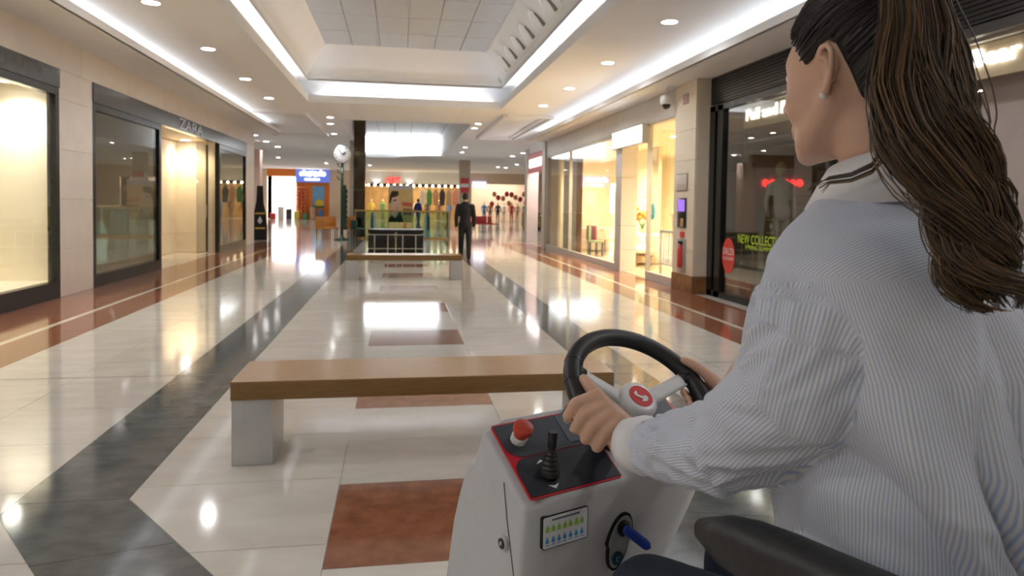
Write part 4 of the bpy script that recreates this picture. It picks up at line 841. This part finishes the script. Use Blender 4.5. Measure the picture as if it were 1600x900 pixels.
E1 = [(-.012, .009), (-.004, .013), (-.006, .004), (.001, -.001), (.010, -.001), (.013, -.006), (.008, -.013), (-.002, -.013), (-.006, -.010), (.001, -.008), (-.007, -.002), (-.012, .003)]
MB().prism([Hh(a, b) for a, b in E1], WN*.0008).build('hub_emblem', WHITE, wheel)
for th in (8, 148, 268):
    p0 = HB+Wd(th)*.030+WN*.002; p1 = Wp(th, -.020, -.003); ax = (p1-p0).normalized(); sdv = WN.cross(ax).normalized()
    MB().ring([[q+sdv*wd*math.cos(x)+WN*hh*math.sin(x) for x in [2*math.pi*k/16 for k in range(16)]] for q, wd, hh in ((p0, .017, .010), (p0+(p1-p0)*.4, .0155, .009), (p1, .0145, .009))]).build('spoke', WPL, wheel, 'auto')
    MB().tube([Wp(th, -.024, -.003), Wp(th, -.002, 0)], [.012, .016], 12).build('spoke_socket', RUBB, wheel, True)
MB().tube([HB-WN*.02, HB-WN*.16], [.026, .03], 16).build('steering_column', RUBB, mach, True)
# seat, armrest, deck
LEA = mat('black_vinyl', (.022, .022, .023), .45, var=.15, scale=90, bump=.12)
def rbox(name, u0, u1, v0, v1, z0, z1, m, bev, parent=mach): 
    o = MB(); n = [Mm(u, v, z) for z in (z0, z1) for (u, v) in ((u0, v0), (u1, v0), (u1, v1), (u0, v1))]
    o.v = n; o.f = [(0, 3, 2, 1), (4, 5, 6, 7), (0, 1, 5, 4), (1, 2, 6, 5), (2, 3, 7, 6), (3, 0, 4, 7)]; return o.build(name, m, parent, False, bev, 4)
rbox('seat_cushion', .02, .45, -.74, -.26, .72, .82, LEA, .03); rbox('seat_back', .04, .43, -.84, -.75, .86, 1.16, LEA, .035)
rbox('rear_body', -.06, .52, -1.35, -.30, .16, .72, GREYP, .05); rbox('foot_deck', -.04, .50, -.32, .02, .14, .22, mat('deck_grey', (.12, .12, .13), .6), .01)
arm = []
a0 = at(1095, 824, .86); a1 = a0-FV*.51+RV*.055
for k in range(15):
    t_ = k/14; c = a0.lerp(a1, t_); e = min(t_*14, (1-t_)*14); s_ = (.35, .78, .95)[int(e)] if e < 3 else 1
    arm.append([c+RV*.034*s_*math.copysign(abs(math.cos(x))**.75, math.cos(x))+UP*.036*s_*math.copysign(abs(math.sin(x))**.75, math.sin(x)) for x in [2*math.pi*q/20 for q in range(20)]])
MB().ring(arm).build('armrest', LEA, mach, True)
MB().tube([a0-FV*.33-UP*.02, a0-FV*.36-UP*.25], .018, 10).build('armrest_post', BLK, mach)
for u, v in ((.02, .12), (.34, .12), (-.02, -1.1), (.48, -1.1)):
    MB().lathe(Mm(u-.04, v, .13), [(.05, 0), (.125, .01), (.13, .04), (.125, .07), (.05, .08)], 24, RV).build('wheel', RUBB, mach, 'auto')
# ------------------------------------------------------------------ rider
wom = thing('person', 'long-haired woman in blue striped shirt riding the floor scrubber', 'person', Mm(.23, -.5, .9))
HC = Mm(.222, -.428, 1.682)                                   # centre of the skull
ha = YAW-math.radians(29); hf = Vector((math.sin(ha), math.cos(ha), 0)); hr = Vector((math.cos(ha), -math.sin(ha), 0))
hp = math.radians(-4); hfw = hf*math.cos(hp)+UP*math.sin(hp); hup = UP*math.cos(hp)-hf*math.sin(hp)
HM = Matrix((hr, hfw, hup)).transposed()                      # head axes: x right, y forward, z up
def H(x, y, z): return HC+HM @ Vector((x, y, z))
def inv(q): e = q-BX; return (e.dot(RV), e.dot(FV), q.z)
Bd = MB()
Bd.ball(H(0, -.008, .025), (.072, .094, .098), 24, 16, HM)                 # cranium
Bd.ball(H(0, .036, -.028), (.064, .058, .085), 20, 14, HM); Bd.ball(H(0, .03, .015), (.066, .062, .07), 20, 14, HM)                 # face mass
for s in (-1, 1):
    cap(Bd, H(s*.050, .0, -.040), .021, H(s*.034, .052, -.088), .021); cap(Bd, H(s*.034, .052, -.088), .021, H(0, .076, -.098), .019)
    Bd.ball(H(s*.040, .056, -.038), (.024, .026, .030), 12, 8, HM)         # cheek
    cap(Bd, H(s*.012, .087, .022), .009, H(s*.040, .073, .022), .010); cap(Bd, H(s*.018, .084, -.008), .007, H(s*.042, .074, -.006), .008); cap(Bd, H(s*.02, .082, .012), .0075, H(s*.042, .072, .011), .008)       # brow
    cap(Bd, H(s*.010, .103, -.040), .0075, H(s*.009, .094, -.036), .008)    # nostril wing
cap(Bd, H(0, .088, .015), .009, H(0, .110, -.034), .0095); Bd.ball(H(0, .108, -.036), (.011, .010, .009), 10, 8, HM)
cap(Bd, H(-.018, .086, -.066), .007, H(.018, .086, -.066), .007); cap(Bd, H(-.016, .085, -.076), .0075, H(.016, .085, -.076), .0075); cap(Bd, H(0, .090, -.065), .006, H(0, .089, -.078), .0065)
Bd.ball(H(0, .076, -.102), (.022, .018, .016), 12, 8, HM)                  # chin
chain(Bd, [H(0, .045, -.072), H(0, .0, -.07)], [.030, .045])
NB = Mm(.24, -.462, 1.50)
chain(Bd, [H(0, -.018, -.05), H(0, -.02, -.10), NB+UP*.03, NB-UP*.02], [.050, .047, .052, .065], 20)
for s in (-1, 1):                                                            # ears
    E0 = H(s*.072, -.002, -.012)
    def ear(y, z, o): return E0+HM @ Vector((s*o, y, z))
    chain(Bd, [ear(.006, .004, .001), ear(.007, .018, .004), ear(-.001, .030, .008), ear(-.013, .031, .012), ear(-.021, .021, .015), ear(-.020, .004, .014), ear(-.012, -.014, .010), ear(-.004, -.026, .006), ear(.003, -.026, .003), ear(.004, -.014, .001)], [.0036, .0036, .0038, .004, .004, .004, .0042, .0055, .005, .004], 10)
    chain(Bd, [ear(.000, .018, .006), ear(-.010, .015, .008), ear(-.010, .0, .007), ear(-.004, -.012, .004)], [.003, .0034, .0034, .003], 8)
    Bd.ball(ear(-.007, .008, .000), (.004, .013, .024), 12, 8, HM)
# torso and arms of the body
chain(Bd, [Mm(.24, -.49, .98), Mm(.24, -.50, 1.15), Mm(.24, -.49, 1.30), Mm(.24, -.475, 1.42)], [.12, .11, .115, .09], 18)
for s, sh, el, wrp in ((-1, inv(at(1300, 425, .84)), inv(at(1132, 690, .95)), inv(at(978, 694, 1.135))), (1, (.40, -.475, 1.405), (.45, -.27, 1.17), (.415, -.075, 1.125))):
    cap(Bd, Mm(.24, -.48, 1.41), .07, Mm(*sh), .055); chain(Bd, [Mm(*sh), Mm(*el), Mm(*wrp)], [.05, .042, .029])
# left hand on the rim
WL = at(978, 692, 1.14)
ths = [183, 191.5, 199.5, 207]; lens = [1.0, 1.06, 1.0, .85]
for th, k in zip(ths, lens):
    rho = Wd(th); c = Wp(th); tg = Wd(th+90)
    mcp = c+WN*.034-rho*.010+tg*.004; pip = c+WN*.022+rho*.030*k; dip = c-WN*.013+rho*.030*k; tip = c-WN*.027+rho*.007
    chain(Bd, [WL+(mcp-WL)*.25, mcp, pip, dip, tip], [.022, .0145, .0115, .0105, .0092], 12)
t0 = WL+(Wp(200)-WL)*.35+WN*.020-Wd(190)*.012
chain(Bd, [WL+WN*.006, t0, Wp(184, -.022, .022), Wp(171, -.016, .0215), Wp(163, -.010, .021)], [.022, .020, .0145, .0118, .0095], 12)
chain(Bd, [WL, WL+(Wp(195, -.01, .03)-WL)*.6], [.025, .020])
# right hand on the rim
WRh = Mm(.415, -.075, 1.125)
for th, k in zip([-2, -10, -18, -26], lens):
    rho = Wd(th); c = Wp(th)
    mcp = c+WN*.012+rho*.034; pip = c-WN*.022+rho*.026; dip = c-WN*.028-rho*.008; tip = c-WN*.012-rho*.027
    chain(Bd, [WRh+(mcp-WRh)*.3, mcp, pip, dip, tip], [.0155, .0115, .0095, .0086, .0076], 12)
chain(Bd, [WRh+WN*.006, Wp(-8, .034, .020), Wp(4, .016, .024), Wp(13, .004, .024), Wp(19, -.002, .022)], [.018, .0145, .0115, .0098, .0082], 12)
bme = remesh(Bd, .0026, 4, .5)
bc = coords(bme); ed = np.empty(len(bme.edges)*2, dtype=np.int64); bme.edges.foreach_get('vertices', ed); ed = ed.reshape(-1, 2)
hl = (bc-np.array(HC)) @ np.array([list(hr), list(hfw), list(hup)]).T
wgt = ((hl[:, 2] > -.17) & (np.linalg.norm(hl, axis=1) < .22)).astype(float)
wgt *= np.where((np.abs(hl[:, 0]) > .0675) & (hl[:, 1] < .02) & (hl[:, 1] > -.045) & (hl[:, 2] > -.05), 0, 1)
wgt *= np.where((hl[:, 1] > .080) & (np.abs(hl[:, 0]) < .03), .12, 1)
deg = np.bincount(ed.ravel(), minlength=len(bc))[:, None]
for it in range(45):
    acc = np.stack([np.bincount(ed[:, 0], bc[ed[:, 1], k], len(bc))+np.bincount(ed[:, 1], bc[ed[:, 0], k], len(bc)) for k in range(3)], 1)
    bc = bc+(acc/deg-bc)*(.6*wgt)[:, None]
setco(bme, bc)
body = link('body', bme, SKIN, wom, True)
# eyes, brows, lips
for s in (-1, 1):
    MB().ball(H(s*.030, .074, .003), .0125, 14, 10).build('eye', mat('eye_white', (.8, .78, .75), .2), wom, True); MB().ball(H(s*.031, .0850, .003), (.0055, .003, .0055), 12, 8, HM).build('iris', mat('iris_brown', (.06, .03, .015), .2), wom, True)
    MB().tube([H(s*.014, .0945, .026), H(s*.032, .0875, .032), H(s*.048, .0745, .028)], [.0022, .0026, .0012], 6).build('eyebrow', mat('brow_brown', (.03, .018, .012), .7), wom, True); MB().tube([H(s*.020, .0895, .008), H(s*.032, .0905, .010), H(s*.045, .079, .006)], .0012, 5).build('eyelash', mat('brow_brown', (.03, .018, .012), .7), wom, True)
# earring
e0 = H(-.078, -.003, -.041); MB().ball(e0, .0048, 14, 10).build('earring', mat('pearl', (.80, .76, .70), .15, spec=.8), wom, True)
rg = Wp(199.5)+WN*.027+Wd(199.5)*.014; MB().tube([rg+(Wd(109.5)*math.cos(x)+(WN*.9-Wd(199.5)*.4).normalized()*math.sin(x))*.0108 for x in [2*math.pi*q/20 for q in range(21)]], .0014, 6).build('ring', mat('silver_ring', (.7, .66, .6), .2, .9), wom, True)
# ---------------------------------------------------------------- shirt
Sh = MB()
secs = [(.86, .255, -.50, .170, .150), (.94, .255, -.50, .172, .153), (1.02, .258, -.50, .170, .160), (1.12, .262, -.50, .166, .162), (1.22, .265, -.50, .168, .154), (1.32, .257, -.495, .182, .144), (1.39, .247, -.485, .200, .130), (1.44, .24, -.475, .195, .112), (1.475, .24, -.468, .160, .094), (1.505, .24, -.46, .105, .076), (1.53, .24, -.455, .068, .064)]
Sh.ring([[Mm(u+a*math.copysign(abs(math.cos(x))**.85, math.cos(x)), v+b*math.copysign(abs(math.sin(x))**.85, math.sin(x)), z) for x in [2*math.pi*q/40 for q in range(40)]] for z, u, v, a, b in secs])
SLV = [[inv(at(*q)) for q in ((1308, 425, .83), (1284, 505, .815), (1256, 600, .835), (1146, 694, .93), (1064, 702, 1.02), (1022, 698, 1.07), (1006, 696, 1.09))], [(.40, -.478, 1.42), (.43, -.42, 1.33), (.455, -.35, 1.24), (.46, -.28, 1.17), (.445, -.19, 1.14), (.43, -.12, 1.13), (.425, -.09, 1.127)]]
SR = [.078, .082, .080, .067, .056, .044, .034]
for sl in SLV: chain(Sh, [Mm(*q) for q in sl], SR, 22)
sme = remesh(Sh, .0055, 10, .6)
co = coords(sme); nn = vnormals(sme)
# machine-frame coordinates
uvz = np.stack([(co-np.array(BX)) @ np.array(RV), (co-np.array(BX)) @ np.array(FV), co[:, 2]], 1)
def seg_param(P, path, rs):
    best = np.full(len(P), 1e9); arc = np.zeros(len(P)); ang = np.zeros(len(P)); acc = 0
    for i in range(len(path)-1):
        a = np.array(path[i]); b = np.array(path[i+1]); d = b-a; L_ = np.linalg.norm(d); t = np.clip(((P-a) @ d)/L_**2, 0, 1)
        q = P-(a+t[:, None]*d); dist = np.linalg.norm(q, axis=1)-(rs[i]+(rs[i+1]-rs[i])*t)
        ax = d/L_; e1 = np.cross(ax, [0, 0, 1.]); e1 /= np.linalg.norm(e1); e2 = np.cross(e1, ax)
        m = dist < best; best[m] = dist[m]; arc[m] = (acc+t*L_)[m]; ang[m] = np.arctan2(q @ e2, q @ e1)[m]; acc += L_
    return best, arc, ang
dL, sL, aL = seg_param(uvz, SLV[0], SR); dR, sR_, aR = seg_param(uvz, SLV[1], SR)
zs_ = np.array([s[0] for s in secs]); ta = np.interp(uvz[:, 2], zs_, [s[3] for s in secs]); tb = np.interp(uvz[:, 2], zs_, [s[4] for s in secs]); tu = np.interp(uvz[:, 2], zs_, [s[1] for s in secs]); tv = np.interp(uvz[:, 2], zs_, [s[2] for s in secs])
dT = (np.sqrt(((uvz[:, 0]-tu)/ta)**2+((uvz[:, 1]-tv)/tb)**2)-1)*np.minimum(ta, tb)
# sleeve region beyond the armhole plane
armL = (dL < dT+.004) & (sL > .045); armR = (dR < dT+.004) & (sR_ > .045)
thT = np.arctan2((uvz[:, 1]-tv)/tb, (uvz[:, 0]-tu)/ta)
stripe = thT*.175+.02*uvz[:, 2]
yoke = (uvz[:, 2] > 1.435-.06*np.abs(uvz[:, 0]-.24)) & ~armL & ~armR
stripe = np.where(yoke, uvz[:, 2]*.95+uvz[:, 1]*.9, stripe)
stripe = np.where(armL, aL*.072, stripe); stripe = np.where(armR, aR*.072, stripe)
# wrinkles
def nz(p, s): return noise.noise(Vector((p[0]*s[0], p[1]*s[1], p[2]*s[2])))
W = np.zeros(len(co))
for i in range(len(co)):
    u, v, z = uvz[i]
    if armL[i] or armR[i]:
        s = sL[i] if armL[i] else sR_[i]; a = aL[i] if armL[i] else aR[i]
        el = math.exp(-((s-.29)/.07)**2); cf = math.exp(-((s-.44)/.06)**2); shd = math.exp(-((s-.05)/.08)**2)
        r1 = nz((s, math.cos(a), math.sin(a)), (38, 1.1, 1.1)); r2 = nz((s+3, math.cos(a+s*8), math.sin(a+s*8)), (7, 2.2, 2.2))
        W[i] = (r1*.012*(el+.9*cf)+(.55-abs(r2)*2.2)*.0065*(1+.8*shd)-.002)*min(1, max(.15, (.49-s)/.05))
    else:
        q = u+.45*(z-1.25)                                     # folds slant from the armpit down to the back
        f1 = nz((q, v*.5, z*.35), (17, 6, 6)); f2 = nz((u*1.0+z*.25, v, z*.22), (34, 12, 6)); f3 = nz((u, v, z), (6, 6, 5))
        lo = min(1, max(0, (1.43-z)/.14))
        W[i] = (abs(f1)*.052-.011+f2*.010)*lo*(.5+.9*min(1, max(0, (1.38-z)/.25)))+f3*.006*lo
FOLD = [((.245, 1.44), (.262, 1.05), .010, .010), ((.06, 1.37), (.21, 1.03), .014, .016), ((.10, 1.27), (.31, .95), .013, .013), ((.40, 1.38), (.31, 1.08), .013, .013), ((.16, 1.38), (.15, 1.12), .011, .009), ((.33, 1.30), (.37, .98), .012, .012), ((.05, 1.22), (.12, .95), .012, .012), ((.02, 1.12), (.25, 1.0), .013, .010)]
tors = (~armL & ~armR).astype(float)*np.clip((1.45-uvz[:, 2])/.05, 0, 1)
for (ua, za), (ub, zb), wd, am in FOLD:
    d = np.array([ub-ua, zb-za]); L_ = np.hypot(*d); t = ((uvz[:, 0]-ua)*d[0]+(uvz[:, 2]-za)*d[1])/L_**2; s = ((uvz[:, 0]-ua)*d[1]-(uvz[:, 2]-za)*d[0])/L_+.012*np.sin(5*t+ua*20)
    W += tors*am*(s/wd)*np.exp(-(s/wd)**2)*1.6*np.clip(np.sin(np.pi*np.clip(t, 0, 1)), 0, 1)**.6*(uvz[:, 1] < -.42)
co = co+nn*W[:, None]
# raised sleeve seam and yoke seam
for msk, d, s in ((armL, dL, sL), (armR, dR, sR_)):
    b = np.exp(-((s-.055)/.006)**2)*(np.abs(dT) < .03); co = co+nn*(b*.0022)[:, None]
setco(sme, co)
at_ = sme.attributes.new('stripe', 'FLOAT', 'POINT'); at_.data.foreach_set('value', stripe.astype(np.float32))
def stripemat():
    m = bpy.data.materials.new('striped_cotton'); m.use_nodes = True; nt = m.node_tree; N = nt.nodes; L = nt.links; p = N['Principled BSDF']
    p.inputs['Roughness'].default_value = .85; p.inputs['Specular IOR Level'].default_value = .2
    a = N.new('ShaderNodeAttribute'); a.attribute_name = 'stripe'
    k = N.new('ShaderNodeMath'); k.operation = 'MULTIPLY'; k.inputs[1].default_value = 2*math.pi/.0046; s = N.new('ShaderNodeMath'); s.operation = 'SINE'
    L.new(a.outputs['Fac'], k.inputs[0]); L.new(k.outputs[0], s.inputs[0])
    cr = N.new('ShaderNodeMapRange'); cr.inputs[1].default_value = -.35; cr.inputs[2].default_value = .55; L.new(s.outputs[0], cr.inputs[0])
    mx = N.new('ShaderNodeMix'); mx.data_type = 'RGBA'; mx.inputs[6].default_value = (.75, .74, .76, 1); mx.inputs[7].default_value = (.45, .54, .70, 1)
    L.new(cr.outputs[0], mx.inputs[0]); L.new(mx.outputs[2], p.inputs['Base Color'])
    n = N.new('ShaderNodeTexNoise'); n.inputs['Scale'].default_value = 220; b = N.new('ShaderNodeBump'); b.inputs['Strength'].default_value = .15; b.inputs['Distance'].default_value = .002
    L.new(n.outputs[0], b.inputs['Height']); L.new(b.outputs[0], p.inputs['Normal']); return m
STR = stripemat()
link('shirt', sme, STR, wom, True)
COLW = mat('collar_white', (.82, .81, .82), .85, var=.02, scale=60)
# collar: folded band around the neck, open at the throat
def colring(r0, z, k, rise): return [NB+(RV*math.cos(a)*r0*1.0+FV*math.sin(a)*r0*1.02)+UP*(z+rise*math.cos((a+math.pi/2))*1.0) for a in [math.radians(-90-150+300*q/36) for q in range(37)]]
cb = MB(); cb.ring([colring(.083, .000, 0, .012), colring(.074, .030, 0, .014), colring(.068, .062, 0, .018), colring(.072, .066, 0, .018), colring(.084, .040, 0, .014), colring(.098, .006, 0, .008)], False, False)
co_ = cb.build('collar', COLW, wom, True); sd_ = co_.modifiers.new('s', 'SOLIDIFY'); sd_.thickness = .002
for sl, r_ in ((SLV[0], .0355), (SLV[1], .0355)):
    p1 = Mm(*sl[-1]); p0 = Mm(*sl[-2]); ax = (p1-p0).normalized(); o = MB().lathe(p1-ax*.045, [(.040, .030), (.0470, .040), (.0435, .06), (.0415, .076), (.037, .076), (.037, .05)], 28, ax, False).build('cuff', COLW, wom, True)
# jeans and shoes
J_ = MB(); JEAN = mat('navy_denim', (.010, .016, .032), .8, var=.25, scale=90)
cap(J_, Mm(.17, -.53, .915), .105, Mm(.31, -.53, .915), .105)
for s in (.125, .35):
    chain(J_, [Mm(.24+(s-.24)*.75, -.50, .90), Mm(s, -.17, .87), Mm(s, -.16, .52), Mm(s, -.16, .30)], [.095, .072, .060, .052], 18)
link('jeans', remesh(J_, .008, 4), JEAN, wom, True)
for s in (.125, .35): Q = MB(); chain(Q, [Mm(s, -.14, .265), Mm(s, -.05, .255), Mm(s, .0-.02, .25)], [.042, .038, .03]); link('shoe', remesh(Q, .007, 3), BLK, wom, True)
# ---------------------------------------------------------------- hair
def hairmat(name, dark, light):
    m = bpy.data.materials.new(name); m.use_nodes = True; nt = m.node_tree; N = nt.nodes; L = nt.links; p = N['Principled BSDF']
    g = N.new('ShaderNodeNewGeometry'); cr = N.new('ShaderNodeValToRGB'); L.new(g.outputs['Random Per Island'], cr.inputs[0]); e = cr.color_ramp.elements
    e[0].color = tuple(dark)+(1,); e[1].color = tuple(light)+(1,); e[1].position = 1; x = cr.color_ramp.elements.new(.75); x.color = tuple(a*.6+b*.4 for a, b in zip(dark, light))+(1,)
    L.new(cr.outputs[0], p.inputs['Base Color']); p.inputs['Roughness'].default_value = .38; p.inputs['Specular IOR Level'].default_value = .55; return m
HAIR = hairmat('brown_hair', (.022, .013, .008), (.26, .145, .06)); HAIRD = hairmat('dark_scalp_hair', (.007, .005, .004), (.030, .017, .010))
rng = random.Random(3)
TIE = H(.0, -.095, .085)
def scalp(az, el, k=1.0):
    return H(.0745*k*math.cos(el)*math.sin(az), -.008+.097*k*math.cos(el)*math.cos(az), .025+.1005*k*math.sin(el))
def hairline(az):         # lowest elevation that carries hair, az 0 = front, pi = back
    a = abs((az+math.pi) % (2*math.pi)-math.pi)
    return float(np.interp(a, [0, .5, .95, 1.22, 1.5, 1.75, 1.95, 2.3, math.pi], [.58, .48, .10, -.24, .08, -.08, -.75, -1.12, -1.15]))
cap_ = MB(); n1, n2 = 48, 14; lp = []
for j in range(n2+1):
    lp.append([scalp(az, hairline(az)+(math.pi/2-.02-hairline(az))*j/n2, 1.012+.02*min(1, j/3)) for az in [2*math.pi*q/n1 for q in range(n1)]])
cap_.ring(lp, True, False); cp = cap_.build('hair_cap', HAIRD, wom, True); sd_ = cp.modifiers.new('s', 'SOLIDIFY'); sd_.thickness = .004
hs = MB()
for k in range(900):
    az = rng.uniform(0, 2*math.pi); h0 = hairline(az); el = h0+rng.random()**1.6*(1.45-h0); p0 = scalp(az, el, 1.02)
    pts = []
    for q in range(9):
        t_ = q/8; p_ = p0.lerp(TIE, t_); c_ = H(0, -.008, .025); d_ = HM.transposed() @ (p_-c_); e_ = math.sqrt((d_.x/.0745)**2+(d_.y/.097)**2+(d_.z/.1005)**2); kk = 1.035+.02*rng.random()
        p2 = c_+(p_-c_)*(kk/max(e_, .25)) if t_ < .95 else p_
        pts.append(p2.lerp(p_, max(0, (t_-.85)/.15)))
    hs.tube(pts, [.0012]*8+[.0008], 3, False)
hs.build('scalp_strands', HAIRD, wom, True)
PT = [(1392, -70, .80, .026), (1424, -20, .775, .040), (1436, 60, .745, .052), (1440, 140, .725, .060), (1456, 215, .705, .058), (1492, 300, .685, .044), (1524, 375, .672, .034), (1546, 435, .668, .024), (1560, 482, .668, .013)]
PC = [at(x, y, d) for x, y, d, r in PT]; PR = [q[3] for q in PT]
def pony(t_):
    x = t_*(len(PC)-1); i = min(int(x), len(PC)-2); f = x-i; f2 = f*f*(3-2*f)*.3+f*.7
    return PC[i].lerp(PC[i+1], f2), PR[i]*(1-f)+PR[i+1]*f
hs = MB()
for lk in range(34):
    la = rng.uniform(0, 2*math.pi); lr = math.sqrt(rng.random())*.9; lph = rng.uniform(0, 6.28); lam = rng.uniform(.6, 1.5); lend = rng.uniform(.80, 1.0); lw = rng.uniform(.10, .22); lfq = rng.uniform(11, 17)
    for k in range(72):
        a = rng.uniform(0, 2*math.pi); rr = math.sqrt(rng.random()); end = lend*rng.uniform(.93, 1.04); ph = rng.uniform(-.25, .25); wv = lam*rng.uniform(.85, 1.15); pts = []
        fly = 1.9 if rng.random() < .05 else 1
        for q in range(26):
            t_ = min(1, end*q/25); c_, r_ = pony(t_); nx, _ = pony(min(1, t_+.03)); tg = (nx-c_).normalized() if (nx-c_).length > 1e-5 else -UP
            e1 = rt-tg*rt.dot(tg); e1.normalize(); e2 = tg.cross(e1)
            am = .002+.013*min(1, t_*1.5)**2+.008*max(0, t_-.5)*2; sp = (.4+lw*2*t_)*r_*.62*fly*rr
            x1 = r_*.82*lr*math.cos(la)+sp*math.cos(a)+am*wv*math.sin(lfq*t_+lph+ph); x2 = .55*(r_*.85*lr*math.sin(la)+sp*math.sin(a))+am*.55*wv*math.cos(lfq*t_+lph+ph)
            pts.append(c_+e1*x1+e2*x2)
        hs.tube(pts, [.0009]*22+[.0008, .0007, .0006, .0004], 3, False)
hs.build('ponytail', HAIR, wom, True)
core = MB(); core.ring([[pony(t_)[0]+rt*pony(t_)[1]*.82*math.cos(x)+fw*pony(t_)[1]*.42*math.sin(x) for x in [2*math.pi*q/14 for q in range(14)]] for t_ in [i/16 for i in range(16)]]); core.build('ponytail_core', HAIRD, wom, True)
MB().tube([TIE+HM @ Vector((.02*math.cos(x), -.012, .02*math.sin(x))) for x in [2*math.pi*q/16 for q in range(17)]], .006, 8).build('hair_tie', BLK, wom, True)
lock = MB()
for k in range(22):
    j = rng.uniform(-1.7, 1.7); pts = [at(1392+4*j, 205, .80)+UP*.002*j, at(1382+4*j, 236+5*j, .79), at(1362, 262+6*j, .79), at(1330, 276+5*j, .80), at(1296, 281+4*j, .815), at(1272+8*j, 283+12*abs(j), .825)]
    lock.tube(pts, [.0009]*5+[.0004], 3, False)
lock.build('loose_lock', HAIR, wom, True)
